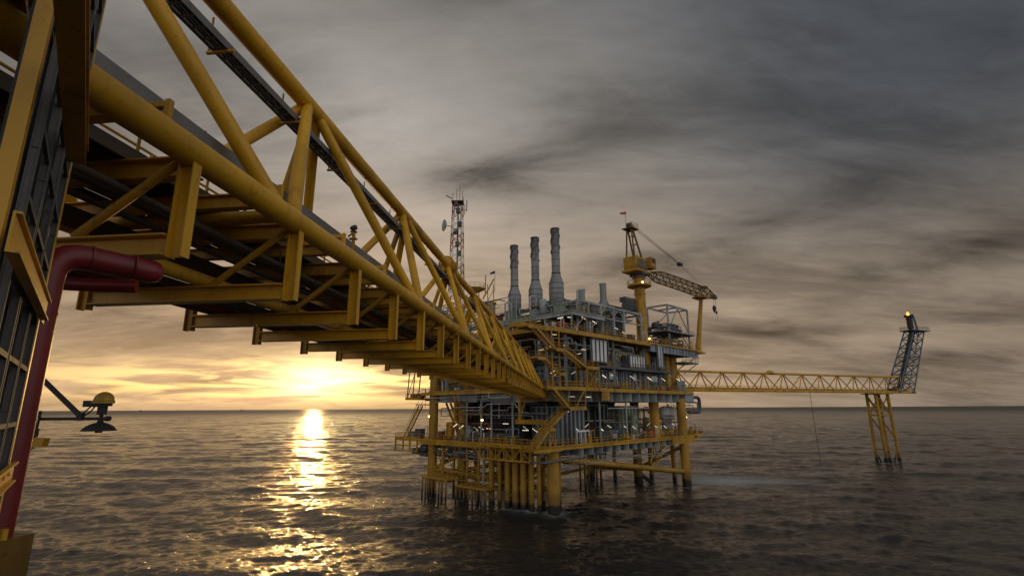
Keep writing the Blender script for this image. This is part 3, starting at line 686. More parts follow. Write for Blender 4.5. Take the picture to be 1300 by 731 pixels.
for s, w in ((19.5, 2.2), (29.0, 1.6), (37.4, 2.6)):
    mb = MB(PL); mb.box(s, .52, Z2 + 2.3, s + w, .69, Z2 + 3.7)
    for k in range(6): mb.bar((s, .48, Z2 + 2.42 + k * .22), (s + w, .48, Z2 + 2.42 + k * .22), .06, .05)
    mb.build('louvre', WHITE, plat)
# side wall to the bridge landing
room('module_wall', -.5, 12, Z2, 9.3, 33, Z3 + 1, GREYD)
room('module_wall', 4.2, 4.5, Z2, 9.3, 11.9, Z3 - .5, WALL2)
# mezzanine walkway
mb = MB(PL); mb.box(13, -1.2, Z3 - .25, 44, 1.0, Z3 - .1); mb.bar((13, -1.3, Z3 - .2), (44, -1.3, Z3 - .2), .2, .4)
for s in np.arange(14, 44, 4.75): mb.bar((s, -1.2, Z3 - .35), (s, .9, Z3 - 1.2), .14, .14)
mb.build('mezzanine_walkway', GREYD, plat); railing([(13, -1.3), (44, -1.3)], Z3 - .1, GAL)
room('module_wall', 19.5, 2.2, Z3, 44.5, 30, Z4 - 2.6)
room('module_wall', 8.5, 2.6, Z3, 19.3, 30, Z4 - 1.2, GREYD)
room('module_wall', 20.5, 3.8, Z4 - 2.5, 33, 28, Z4 - .9, GREYD)
mb = MB(PL)
for s in np.arange(20.5, 44, 3.4): mb.box(s, 1.6, Z3, s + .18, 1.88, Z4 - 2.7)
mb.box(19.4, 1.2, Z4 - 2.59, 44.6, 1.99, Z4 - 2.45); mb.build('wall_stiffener', BLUEG, plat)
# air intake panel banks
def bank(s0, n, w, gap, z0, z1, t, m=WHITE):
    for k in range(n):
        a = s0 + k * (w + gap); mb = MB(PL); mb.box(a, t - .10, z0, a + w, t, z1)
        mb.box(a + .06, t - .15, z0 + .1, a + w - .06, t - .101, z0 + .16); mb.box(a + .06, t - .15, z1 - .2, a + w - .06, t - .101, z1 - .12)
        mb.build('intake_panel', m, plat)
    MB(PL).box(s0 - .3, t + .03, z0 - .3, s0 + n * (w + gap) + .1, t + .09, z1 + .3).build('panel_gap_shade', DARK, plat)  # dark sheet added so the gaps between panels look shaded
    mb = MB(PL); mb.bar((s0 - .4, t - .05, z1 + .16), (s0 + n * (w + gap) + .2, t - .05, z1 + .16), .18, .2); mb.bar((s0 - .4, t - .05, z0 - .16), (s0 + n * (w + gap) + .2, t - .05, z0 - .16), .18, .2)
    for a in (s0 - .45, s0 + n * (w + gap) + .15): mb.bar((a - .1, t - .05, z0 - .07), (a - .1, t - .05, z1 + .05), .18, .18)
    mb.build('panel_frame', GAL, plat)
bank(10.9, 4, .80, .56, 27.1, 31.3, -1.7)
bank(25.9, 6, .62, .46, 26.7, 29.1, -1.0)
bank(35.7, 2, .7, .4, 27.2, 32.0, -2.5, PALE)
bank(-1.4, 1, .7, .3, 27.0, 30.4, 2.0, WHITE)
bank(-3.4, 3, .8, .3, 21.7, 25.3, 5.0, GREY)

# ---- upper deck
MB(PL).box(-3, -2, Z4 - .3, 33, 37, Z4 - .1).build('upper_deck', BROWN, plat)
mb = MB(PL); mb.bar((-3.2, -2.1, Z4 - .35), (33, -2.1, Z4 - .35), .3, .8); mb.bar((-3.1, -2.2, Z4 - .35), (-3.1, 37, Z4 - .35), .3, .8)
for s in np.arange(-2, 33, 3.4): mb.ibeam((s, -2, Z4 - .65), (s, 36, Z4 - .65), .3, .6)
mb.build('deck_edge_beam', YELD, plat)
railing([(-3.1, 34), (-3.1, -2.1), (33, -2.1)], Z4 - .1)
# deck columns between main and upper deck
for s, t in ((-2.2, -1.2), (3.0, -1.2), (9, -1.2), (19, -1.2), (-2.2, 8), (-2.2, 18), (-2.2, 28), (33.5, 0)):
    MB(PL).ibeam((s, t, Z2), (s, t, Z4 - .6), .45, .45, up=(1, 0, 0)).build('column', GREY if s > 0 else BLUEG, plat)
# cantilevered deck on the right
mb = MB(PL); mb.box(33.2, -2, Z4 - .3, 59, 11, Z4 - .15); mb.build('cantilever_deck', BROWN, plat)
mb = MB(PL); mb.box(33.2, -2.1, Z4 - 1.9, 57.5, -1.95, Z4 - .2); mb.box(57.5, -2.0, Z4 - 1.3, 57.65, 11, Z4 - .2)
for s in np.arange(33.6, 57.4, 1.7): mb.box(s, -2.35, Z4 - 1.85, s + .09, -2.1, Z4 - .3)
mb.box(33.2, -2.4, Z4 - 1.98, 57.5, -1.9, Z4 - 1.9)
for s in np.arange(34, 57, 3.4): mb.ibeam((s, -1.9, Z4 - 1.1), (s, 11, Z4 - 1.1), .3, 1.5)
mb.build('cantilever_girder', BLUEG, plat)
mb = MB(PL); mb.bar((33.2, -2.25, Z4 - .18), (59.4, -2.25, Z4 - .18), .5, .22); mb.box(56, -3.0, Z4 - .7, 60.2, 2, Z4 - .3)
mb.build('deck_edge_beam', YELD, plat); railing([(33.2, -2.3), (59.6, -2.3), (59.6, 4)], Z4 - .1)
mb = MB(PL); mb.box(49, -1.8, 29.0, 58, 3, 29.15); mb.bar((50, -1.5, 26.2), (57.5, -1.5, 29), .2, .2); mb.bar((53, -1.5, 29), (56.5, -1.5, 30.6), .16, .16); mb.bar((50, 2, 26.2), (57.5, 2, 29), .2, .2)
mb.build('balcony', BLUEG, plat); railing([(49, -1.8), (58, -1.8), (58, 3)], 29.15, GAL)
mb = MB(PL); mb.tube((49.6, 1.5, Z2), (49.6, 1.5, Z4 - 1.5), 1.25, n=24); mb.build('column', YELD, plat)
mb = MB(PL); mb.tube((45.6, .8, Z2), (45.0, .8, Z4 - 1.9), .62, 1.0, n=20); mb.build('column', YELD, plat)
room('module_wall', 44.6, 6, Z2, 52, 30, Z3 + 3.5, BLUEG)
MB(PL).box(47.7, -.6, Z2, 51.9, -.45, Z2 + 3.0).build('screen_wall', WALL, plat)

# ---- equipment deck carrying the exhaust stacks
Z5 = 36.5
mb = MB(PL); mb.box(5, -1.5, Z5 - .2, 16, 30, Z5)
mb.ibeam((5, -1.6, Z5 - .4), (5, 30, Z5 - .4), .4, .8); mb.ibeam((5, -1.5, Z5 - .4), (16, -1.5, Z5 - .4), .4, .8)
for t in np.arange(1.5, 30, 3.6): mb.ibeam((5, t, Z5 - .4), (16, t, Z5 - .4), .3, .7)
mb.build('equipment_deck', GREY, plat)
for s in (5.1, 10, 15.5):
    for t in (-1.3, 5.5, 12, 18.5, 25, 29.5):
        MB(PL).ibeam((s, t, Z4), (s, t, Z5 - .8), .32, .32, up=(1, 0, 0)).build('column', GREY, plat)
for t in (-1.3, 5.5, 12, 18.5): MB(PL).bar((5.1, t + .2, Z4 + .2), (5.1, t + 3.2, Z5 - .9), .16, .16).build('deck_brace', GREY, plat)
for s in (5.2, 10): MB(PL).bar((s, -1.3, Z4 + .2), (s + 3.8, -1.3, Z5 - .9), .16, .16).build('deck_brace', GREY, plat)
railing([(16, -1.6), (5, -1.6), (5, 30)], Z5, GREEN)
# shelter frame of grey portals along the right front
mb = MB(PL); ZS = 39.3
for s in (8.4, 12.2, 16.6, 21.4, 25.4, 32.8):
    mb.bar((s, -.2, Z4 - .1), (s, -.2, ZS), .38, .38); mb.bar((s, -.2, ZS - .2), (s, 9, ZS - .2), .3, .4)
    mb.bar((s, -.2, ZS - 2.0), (s + 1.6, -.2, ZS - .3), .2, .2)
    if s > 9: mb.bar((s, -.2, ZS - 2.0), (s - 1.6, -.2, ZS - .3), .2, .2)
mb.bar((8.2, -.2, ZS), (33, -.2, ZS), .36, .4); mb.bar((8.2, 9, ZS), (33, 9, ZS), .36, .4); mb.bar((16, -.2, ZS - 2.6), (33, -.2, ZS - 2.6), .2, .24)
mb.build('shelter_frame', GREY, plat)

# ---- stair flights on the front corner
def flight(p, q, t0, t1, m=YELF):
    p = V(p); q = V(q); st = MB(PL)
    for t in (t0, t1): st.bar((p.x, t, p.z), (q.x, t, q.z), .12, .42)
    n = int(abs(q.z - p.z) / .26)
    for i in range(n + 1):
        f = i / max(n, 1); x = p.x + (q.x - p.x) * f; z = p.z + (q.z - p.z) * f; st.box(x - .14, t0, z - .02, x + .14, t1, z + .03)
    o = st.build('stair_flight', m, plat)
    mb = MB(PL)
    for t in (t0, t1):
        for h in (1.05, .55): mb.tube((p.x, t, p.z + h), (q.x, t, q.z + h), .055, n=5)
        for i in range(0, n + 1, 4):
            f = i / max(n, 1); x = p.x + (q.x - p.x) * f; z = p.z + (q.z - p.z) * f; mb.tube((x, t, z), (x, t, z + 1.05), .045, n=5)
    mb.build('handrail', m, o)
def landing(s0, s1, t0, t1, z, legs=None):
    mb = MB(PL); mb.box(s0, t0, z - .12, s1, t1, z); mb.bar((s0, t0, z - .2), (s1, t0, z - .2), .16, .4); mb.bar((s0, t1, z - .2), (s1, t1, z - .2), .16, .4)
    if legs is not None:
        for s in (s0 + .1, s1 - .1):
            for t in (t0 + .1, t1 - .1): mb.bar((s, t, legs), (s, t, z), .18, .18)
        mb.bar((s0, t0 + .1, legs + .2), (s1, t0 + .1, z - .3), .12, .12); mb.bar((s1, t0 + .1, legs + .2), (s0, t0 + .1, z - .3), .12, .12)
    mb.build('stair_landing', YELF, plat)
    railing([(s0, t1), (s0, t0), (s1, t0), (s1, t1)], z, YELF)
flight((-9.3, 0, 31.5), (-4.0, 0, 28.1), -4.6, -3.4); landing(-4.0, -1.4, -4.7, -2.2, 28.1)
flight((-1.4, 0, 28.1), (4.6, 0, 25.4), -4.6, -3.4); landing(4.6, 8.6, -4.8, -2.2, 25.4, 21.2)
landing(-11, -9.3, -4.7, -2.0, 31.5)
mb = MB(PL); mb.box(-11, -2.2, Z4 - .9, -3, 0, Z4 - .2); mb.bar((-11, -2.2, Z4 - .5), (-3, -2.2, Z4 - .5), .2, .8); mb.build('walkway', YELD, plat)
flight((-5.2, 0, 26.5), (-1.6, 0, 24.0), -3.2, -2.2, YELD); landing(-7.2, -5.2, -3.3, -1.2, 26.5); landing(-1.6, .4, -3.3, -1.2, 24.0)
mb = MB(PL)
for s, zb in ((-3.6, Z2), (-1.6, Z2), (4.7, Z2), (8.4, Z2)): mb.bar((s, -3.4, zb - .5), (s, -3.4, Z4 - .6 if s < 0 else 25.3), .2, .2)
for z in (23.5, 25.5, 28.0): mb.bar((-3.6, -3.4, z), (-1.6, -3.4, z), .14, .14)
for z0 in (21.4, 23.4, 25.4): mb.bar((5.2, -3.4, z0), (8.4, -3.4, min(z0 + 2, 25.3)), .13, .13); mb.bar((8.4, -3.4, z0), (12, -1.9, z0 - 1.5), .1, .1)
mb.box(-6.5, -4.6, Z2 - .3, 13, -2.2, Z2 - .15); mb.bar((-6.5, -4.6, Z2 - .3), (13, -4.6, Z2 - .3), .16, .5)
mb.build('stair_tower_frame', YELF, plat)
railing([(-6.5, -4.6), (-4.9, -4.6)], Z2 - .1, YELF); railing([(-.8, -4.6), (13, -4.6)], Z2 - .1, YELF)
flight((-5.0, 0, Z2 - .2), (-.6, 0, 18.0), -4.6, -3.5); landing(-.6, 4.2, -4.7, -2.2, 18.0)
flight((.8, 0, 17.9), (-4.6, 0, 14.6), -3.3, -2.3); landing(-6.2, -4.6, -4.7, -2.2, 14.6, 11.3)
flight((-6.0, 0, 14.6), (-9.5, 0, 11.6), -4.6, -3.5)
MB(PL).bar((4.1, -4.6, 18.0), (4.1, -4.6, Z2 - .3), .16, .16).build('stair_hanger', YELF, plat); mb = MB(PL); mb.bar((-.5, -4.6, 18), (-.5, -4.6, Z2 - .3), .12, .12); mb.build('stair_hanger', YELF, plat); MB(PL).bar((1.2, -4.6, 18.1), (3.95, -4.6, Z2 - .4), .18, .18).build('stair_brace', YELF, plat); mb = MB(PL); mb.bar((-10, -4.6, 11.2), (-3, -4.6, 11.2), .2, .5); mb.box(-10, -4.6, 11.2, -3, -2, 11.3)
mb.build('walkway', YELF, plat)
# stair from left balcony up
mbt = PL
for tt in (40.8, 39.6):
    pass
mb = MB(PL)
for s in (-3.1, -2.0): mb.bar((s, 42.4, Z1 + .2), (s, 36.8, Z2 - 3.0), .14, .35); mb.tube((s, 42.4, Z1 + 1.3), (s, 36.8, Z2 - 1.9), .06, n=5)
for i in range(22): f = i / 21; mb.box(-3.1, 42.4 - 5.6 * f - .14, Z1 + .2 + (Z2 - 3.2 - Z1) * f - .02, -2.0, 42.4 - 5.6 * f + .14, Z1 + .22 + (Z2 - 3.2 - Z1) * f + .02)
mb.build('stair_flight', YELD, plat)
mb = MB(PL); mb.bar((1, 32, Z2 - 2.4), (1, 27, Z1 + .2), .3, .4); mb.bar((2.2, 32, Z2 - 2.4), (2.2, 27, Z1 + .2), .3, .4); mb.build('stair_flight', YELD, plat)

# ---- lower level interior, its shade put into the dark wall colours
room('module_wall', 10.5, 9, Z1, 34, 32, Z2 - 2.4, GREYD)
room('module_wall', 4.5, 1.8, Z1, 12.2, 9, Z2 - 3.2, WALL, WALL2)
room('module_wall', 26.5, 2.6, Z1, 33.5, 8.9, Z2 - 3.2, GREEN)
room('module_wall', 2.5, 10, Z1, 10.2, 30, Z2 - 2.4, DARK)
MB(PL).tube((36.8, .2, Z1 - 2), (36.8, .2, Z2 - 2.3), 1.15, n=24).build('column', YELD, plat)
for s, t in ((-2.4, 20.8), (-2.4, 16.4), (-2.4, 13.4), (-2.4, 7.6), (12.9, -1.4), (22.5, -1.4)):
    MB(PL).bar((s, t, Z1), (s, t, Z2 - 2), .26, .26).build('column', GREY if int(s + t) % 2 else BLUEG, plat)
for t in (24.0, 5.2): MB(PL).bar((-2.9, t, Z1 + 4), (-2.9, t, Z2 - 1), .5, .5).build('column', YELD, plat)
mb = MB(PL); mb.bar((-3.0, -1, 15.6), (-3.0, 6.2, 15.6), .5, .8); mb.bar((-3.0, 5.2, 15.8), (-3, 3.6, 19.6), .25, .25); mb.build('cross_beam', YELD, plat)
MB(PL).bar((16.0, -1.2, 17.9), (32.6, -1.2, 17.9), .16, .18).build('cross_beam', GREY, plat)
mb = MB(PL); mb.bar((5, -1.6, Z1 + 2.4), (9, -1.6, Z1 + 2.4), .3, .3)
for s in (5.1, 6.5, 7.7, 8.9): mb.bar((s, -1.6, Z1), (s, -1.6, Z1 + 2.4), .16, .16)
mb.build('pipe_support', WHITE, plat)

# ---- pipework: orthogonal runs with elbows
def run(box, n, r, m, bend=None, order=None):
    s0, t0, z0, s1, t1, z1 = box; p = [random.uniform(s0, s1), random.uniform(t0, t1), random.uniform(z0, z1)]; pts = [tuple(p)]; last = -1
    lim = ((s0, s1), (t0, t1), (z0, z1))
    for i in range(n):
        ax = random.choice([a for a in (0, 1, 2) if a != last]); last = ax
        lo, hi = lim[ax]
        for _ in range(6):
            q = random.uniform(lo, hi)
            if abs(q - p[ax]) > 4 * r: break
        if abs(q - p[ax]) < 3 * r: continue
        p[ax] = q; pts.append(tuple(p))
    if len(pts) < 2: return None
    return pts
PM = [GREY, GREY, BLUEG, GAL, GREEN, YELD, WHITE, RUST, GREYD]; PMD = [GREYD, GREYD, BLUEG, YELD, RUST, GAL]  # second list: interior shade put into darker pipe colours
zones = [((-2.6, -1.6, 27, 9.5, 2.4, 31.2), 13), ((-2.9, 2, 22.5, -.8, 30, 31), 14), ((8.5, -1.6, 29.4, 33, 2.2, 31.6), 12), ((19, -1.2, 26.6, 26, 2.0, 31.4), 8), ((-2.5, -1.5, 22.0, 9, 4, 26.5), 10),
         ((-2.7, .5, 15.5, 4, 32, 19.2), 16), ((12.5, -1.3, 11.8, 26, 8, 18.8), 14), ((33.5, -1.4, 12, 51, 10, 18.6), 16), ((-2.0, 9, 11.8, 2.2, 30, 15.5), 9), ((5.5, 0, 32.8, 16, 28, 36), 12), ((6, 0, 37.0, 16, 28, 40), 16), ((17, 1, 36, 33, 8, 40.5), 12),
         ((-2.5, 3, 8.4, 50, 30, 9.8), 10), ((38, 1, 33, 57, 8, 36), 8), ((-3.2, 14, 7.6, 2, 38, 9.8), 10), ((-3, 33, 17.5, 3, 42, 24), 8), ((-3.5, 6, 19.3, -2.2, 35, 20.9), 10), ((2, -2.0, 7.6, 40, 3, 9.4), 12), ((46, 0, 22.2, 52, 8, 29), 8), ((50, 0, 14, 58, 6, 21), 6), ((-2.8, 10, 33, 5, 36, 41), 16)]
npipe = 0; extra = MB(PL)
for box, n in zones:
    for k in range(n):
        r = random.choice((.06, .07, .09, .12, .15, .2)); pts = run(box, random.randint(3, 6), r, None)
        if not pts: continue
        if npipe < 96 and k % 2 == 0:
            MB(PL).path(pts, r, 9, r * 3).build('pipe', random.choice(PMD if box[2] < 20 else PM), plat); npipe += 1
        else: extra.path(pts, r * .7, 6, r * 2)
extra.build('small_pipework', GREY, plat, kind='stuff')
# a few long visible lines
for pts, r, m in (([(-3.4, 24, 18.2), (-3.4, 14.5, 18.2), (-3.4, 13.6, 18.8), (-3.4, 6, 18.8), (-3.4, 4.5, 17.2), (-3.4, 2.5, 17.2)], .09, GREY), ([(-3.5, 21, 17.6), (-3.5, 15.6, 17.6), (-3.5, 15.6, 18.6)], .08, GREY),
                  ([(-4.2, 6.5, 8.6), (-4.2, -1.5, 8.9), (6, -2.6, 9.4)], .2, GAL), ([(52, -.8, 20.5), (58.6, -.8, 20.5), (58.6, -.8, 16.8), (52, -.8, 16.8)], .42, GREYD), ([(51, -1, 19.2), (57, -1, 19.2), (57, -1, 17.6), (51, -1, 17.6)], .2, GAL),
                  ([(33.4, -1, 10), (33.4, -1, 7.2), (36.8, -1, 7.2), (36.8, -1, 10)], .2, LEG), ([(-2.0, 6, 27.4), (-2.0, -1.4, 27.4), (-2.0, -1.4, 30.6), (3.5, -1.4, 30.6), (3.5, -1.4, 28.8), (8.0, -1.4, 28.8)], .16, GAL),
                  ([(-3.2, 9, 30.4), (-3.2, 1, 30.4), (-3.2, 1, 29.2), (-3.2, -1.0, 29.2)], .15, GAL)):
    MB(PL).path(pts, r, 12, r * 3.2).build('pipe', m, plat)
# hanging equipment under lower deck
mb = MB(PL); mb.lathe((-2.0, 21.0, 9.0), [(.05, -.1), (.8, 0), (.95, .3), (.95, 1.7), (.8, 2.0), (.05, 2.1)], 16, (0, 1, 0)); mb.build('drum', GREYD, plat)
mb = MB(PL); mb.lathe((-2.2, 35.2, 9.6), [(.1, -1), (.7, -.9), (.7, .9), (.1, 1)], 12, (0, 1, 0)); mb.box(-3, 36.5, 8.2, 0, 39, 9.4); mb.box(-3, 33.5, 7.8, -1, 36, 8.6); mb.build('drum', GREYD, plat)
mb = MB(PL)
a0 = 0
mb.path([(33.2 + 1.3 * math.cos(a), -1, 6.4 + 1.0 * math.sin(a)) for a in np.linspace(0, 6.28, 18)], .2, 8); mb.build('hose_reel', LEG, plat)

# ---- light fittings
def fitting(s, t, z, dx=1, dt=0, dz=.12, L=1.25, post=0):
    d = V((dx, dt, dz)).normalized() * L
    mb = MB(PL); mb.bar((s, t, z), V((s, t, z)) + d, .18, .08)
    if post: mb.tube((s, t, z - post), (s, t, z), .05, n=5)
    else: mb.tube(V((s, t, z)) + d * .5, V((s, t, z + .7)) + d * .5, .03, n=5)
    o = mb.build('light_fitting', GAL, plat)
    o2 = MB(PL).bar(V((s, t, z - .09)) , V((s, t, z - .09)) + d, .14, .09).build('tube_lamp', random.choice(TUBES), o)
for s, z in ((18.2, 24.8), (25.5, 24.8), (32.8, 24.8), (39.3, 24.8), (46.7, 25.)): fitting(s, -1, z, dz=-.35, L=1.7)
for s, z, d in ((2.4, 18., -.5), (5.6, 14.4, -.5), (8.4, 14.5, .5), (13.2, 14.3, -.5), (15.9, 14.7, -.4), (21.9, 14.4, -.4), (25.2, 14.3, -.5), (31.3, 14.2, .5), (34.5, 14.1, -.3), (38.6, 14, -.4), (42.5, 14.4, -.3), (45.5, 14.2, 0), (48, 14.6, -.3)): fitting(s, -1, z, dz=d, L=1.4, post=2.4)
for t, z, d in ((33.5, 18.4, 0), (28.1, 14.3, .5), (26.2, 14.3, .5), (24.2, 14, .5), (19.6, 14.4, -.5), (18.0, 14.5, -.4), (11.1, 15.2, 0), (15.8, 14.2, 0), (5.7, 14.8, -.5), (3.4, 14.5, -.5), (5.9, 14.1, 0), (31, 20.3, .1)): fitting(-1.5, t, z, dx=0, dt=-1, dz=d, L=1.4)
for s, t, z, d in ((-1.6, -1.8, 31.2, .05), (2.5, -1.2, 29.6, .2), (-6.2, -2.6, 27.9, .2), (5.7, -1.8, 28.1, .2), (-3.6, -2.3, 28.6, .3), (-3, -2.5, 24.1, .5), (-2.2, -2.5, 23.7, .5), (3.6, -2, 24.3, .4), (14, -1.7, 24.5, -.4), (4.2, -1, 35.2, .1), (8.4, -1.2, 35.8, -.3), (13.0, -.6, 35.5, -.3), (21, -.6, 35.0, -.2), (24, -.6, 34.4, -.3), (7.5, -1.6, 29.2, 0)): fitting(s, t, z, dz=d, L=1.3)
for t in (2.0, 8.0, 14.5, 20): fitting(4.8, t, 35.4, dx=0, dt=-1, dz=.05, L=1.4)
for s, z in ((2, 20.1), (7, 20.1)): fitting(s, -2.4, z, dz=0, L=1.8)
def sodium(s, t, z):
    mb = MB(PL); mb.tube((s, t, z + .25), (s, t, z + .5), .16, n=8); mb.tube((s, t, z + .5), (s, t, z + 1.2), .05, n=6); o = mb.build('sodium_lamp', GREYD, plat)
    MB(PL).lathe((s, t, z), [(.05, -.2), (.2, -.1), (.24, .05), (.15, .24)], 10).build('bulb', SODIUM, o)
sodium(-2.9, 33.0, 16.3); sodium(-2.9, 24.2, 16.1); sodium(-2.9, 15.6, 15.7); sodium(50.4, -.8, 15.6); sodium(35.6, -.6, 33.8); sodium(33.0, -1.2, 47.0)

for s, t, z, w, h, r in ((6.2, 24.5, 36.5, 1.6, 5.2, .22), (6.0, 18.0, 36.5, 1.4, 4.6, .2), (6.4, 10.8, 36.5, 1.5, 5.0, .22), (14.2, 4.0, 36.5, 1.6, 6.6, .24), (7.0, 27.6, 36.5, 1.8, 4.2, .18), (15.4, 9.5, 36.5, 1.4, 5.6, .2)):
    MB(PL).path([(s, t, z), (s, t, z + h), (s + w, t - .4, z + h), (s + w, t - .4, z)], r, 9, .7).build('vent_pipe', GREY, plat)
for s, t, w, d, h, m in ((6.0, 2.4, 2.0, 1.6, 1.9, GREEN), (6.0, 16.2, 1.8, 1.5, 2.4, GREEN), (6.0, 9.4, 1.6, 1.2, 1.7, GREY), (6.2, 21.0, 2.2, 2.0, 2.0, RUST), (12.5, -.8, 2.4, 1.5, 2.2, GREYD)):
    MB(PL).box(s, t, Z5, s + w, t + d, Z5 + h).box(s - .1, t - .1, Z5 + h, s + w + .1, t + d + .1, Z5 + h + .15).build('junction_box', m, plat)

for t, z, rr, ln in ((37.2, Z2 - .8, .55, 1.2), (39.0, Z2 - .75, .6, 1.3), (40.8, Z2 - .8, .5, 1.0)):
    MB(PL).lathe((-2.0, t, z), [(.1, -ln / 2), (rr * .8, -ln / 2), (rr, -ln / 3), (rr, ln / 3), (rr * .8, ln / 2), (.1, ln / 2)], 12, (0, 1, 0)).build('drum', BROWN, plat)

# small deck fittings: hose boxes, cable pulling posts, ladders, tool boxes, too many and too small to tell apart
fit = {k: MB(PL) for k in 'yrwgd'}; fm_ = {'y': YELD, 'r': RUST, 'w': WHITE, 'g': GAL, 'd': GREYD}
for (s0, s1, t0, t1, z, n) in ((-2, 50, -1.7, -.2, Z1, 55), (-2.8, -1.2, 2, 35, Z1, 40), (10, 51, -1.7, .2, Z2, 45), (-2.8, -1, -1, 30, Z2, 25), (14, 43, -1.1, .8, Z3 - .1, 30), (-2, 32, -1.8, 0, Z4 - .1, 40), (-2.9, -1, 2, 34, Z4 - .1, 35), (34, 58, -1.8, 4, Z4 - .15, 40), (5.4, 15, -1.2, 28, Z5, 50), (17, 31, 2, 8, 37.4, 14), (51.5, 58, -1, 5, Z1, 14)):
    for i in range(n):
        s = random.uniform(s0, s1); t = random.uniform(t0, t1); mb = fit[random.choice('yyyrwggdd')]; k = random.random()
        if k < .35: w = random.uniform(.25, .7); mb.box(s, t, z, s + w, t + w * .7, z + random.uniform(.4, 1.5))
        elif k < .6: mb.tube((s, t, z), (s, t, z + random.uniform(.8, 2.6)), random.uniform(.06, .2), n=7)
        elif k < .8:
            h = random.uniform(1.2, 2.6); w = random.uniform(.5, 1.6); mb.path([(s, t, z), (s, t, z + h), (s + w, t, z + h), (s + w, t, z)], random.uniform(.05, .1), 6, .25)
        else: mb.tube((s, t, z + .5), (s + random.uniform(.6, 1.6), t, z + .5), random.uniform(.15, .35), n=9); mb.box(s + .2, t - .15, z, s + .5, t + .15, z + .4)
for k, mb in fit.items(): mb.build('deck_fittings', fm_[k], plat, kind='stuff')
# upright ladders and cable trays on the walls
for s, z0, z1 in ((12.6, Z2, Z3), (35.4, Z2, Z3), (27.2, Z3, Z4 - 2.5), (44.2, Z3, Z4 - 1.9)):
    mb = MB(PL)
    for d in (0, .6): mb.bar((s + d, .2, z0), (s + d, .2, z1 + .9), .07, .07)
    for z in np.arange(z0 + .3, z1 + .8, .35): mb.bar((s, .2, z), (s + .6, .2, z), .04, .04)
    mb.build('wall_ladder', YELF, plat)
for s in (21.8, 31.2, 40.6): MB(PL).box(s, .05, Z2, s + .5, .25, Z3 - .4).build('cable_riser', GAL, plat)

# more piles and the walkways under the left side of the lower deck
for s, t, rr in ((2.2, 4.2, .45), (3.6, 6.4, .5), (2.0, 8.8, .45), (4.4, 10.6, .5), (1.6, 12.6, .4), (5.2, 3.0, .4), (1.4, 15.2, .3), (2.8, 18.6, .34), (1.2, 21.6, .28), (3.6, 27.6, .34), (1.8, 29.8, .26), (6.5, 22.5, .4), (8.5, 30, .4)):
    MB(PL).tube((s, t, -5), (s, t, 10.2), rr, n=14).build('caisson', LEG, plat)
mb = MB(PL); mb.box(-2.4, 11.5, 5.4, -1.2, 31.5, 5.5)
for s in (-2.4, -1.2): mb.bar((s, 11.5, 5.3), (s, 31.5, 5.3), .14, .3)
for t in np.arange(12, 31.6, 3.2):
    mb.bar((-2.4, t, 5.4), (-2.4, t, 9.8), .12, .12); mb.bar((-2.4, t, 5.4), (.2, t, 5.2), .12, .14)
    mb.bar((-2.4, t, 5.6), (-2.4, min(t + 3.2, 31.5), 9.6), .09, .09)
for z in (6.0, 6.55): mb.bar((-2.4, 11.5, z), (-2.4, 31.5, z), .06, .06)
mb.build('access_walkway', LEG, plat)
for a_, b_ in (((0, 10.5, 8.8), (-.2, 24.7, 5.0)), ((-.2, 24.7, 8.8), (-2, 32.6, 5.2)), ((-.2, 24.7, 4.6), (12, 20, 4.4)), ((-2, 32.6, 4.6), (20, 33, 4.4)), ((0, 10.5, 4.4), (14, 11, 4.4)), ((14, 11, 4.4), (41.3, 22, 3.0))): br(a_, b_, .34)
mb = MB(PL)
for k in range(60):
    s = random.uniform(-2.6, 9); t = random.uniform(12, 36); z = random.uniform(6.8, 9.4); w = random.uniform(.4, 1.6)
    if k % 3: mb.tube((s, t, z), (s, t + w * 2, z), random.uniform(.1, .35), n=8); mb.tube((s, t + w, z), (s, t + w, 10.0), .06, n=5)
    else: mb.box(s, t, z, s + w * .6, t + w, z + .7); mb.tube((s + .1, t + .1, z), (s + .1, t + .1, 10.0), .05, n=5)
mb.build('hanging_valves', GREYD, plat, kind='stuff')

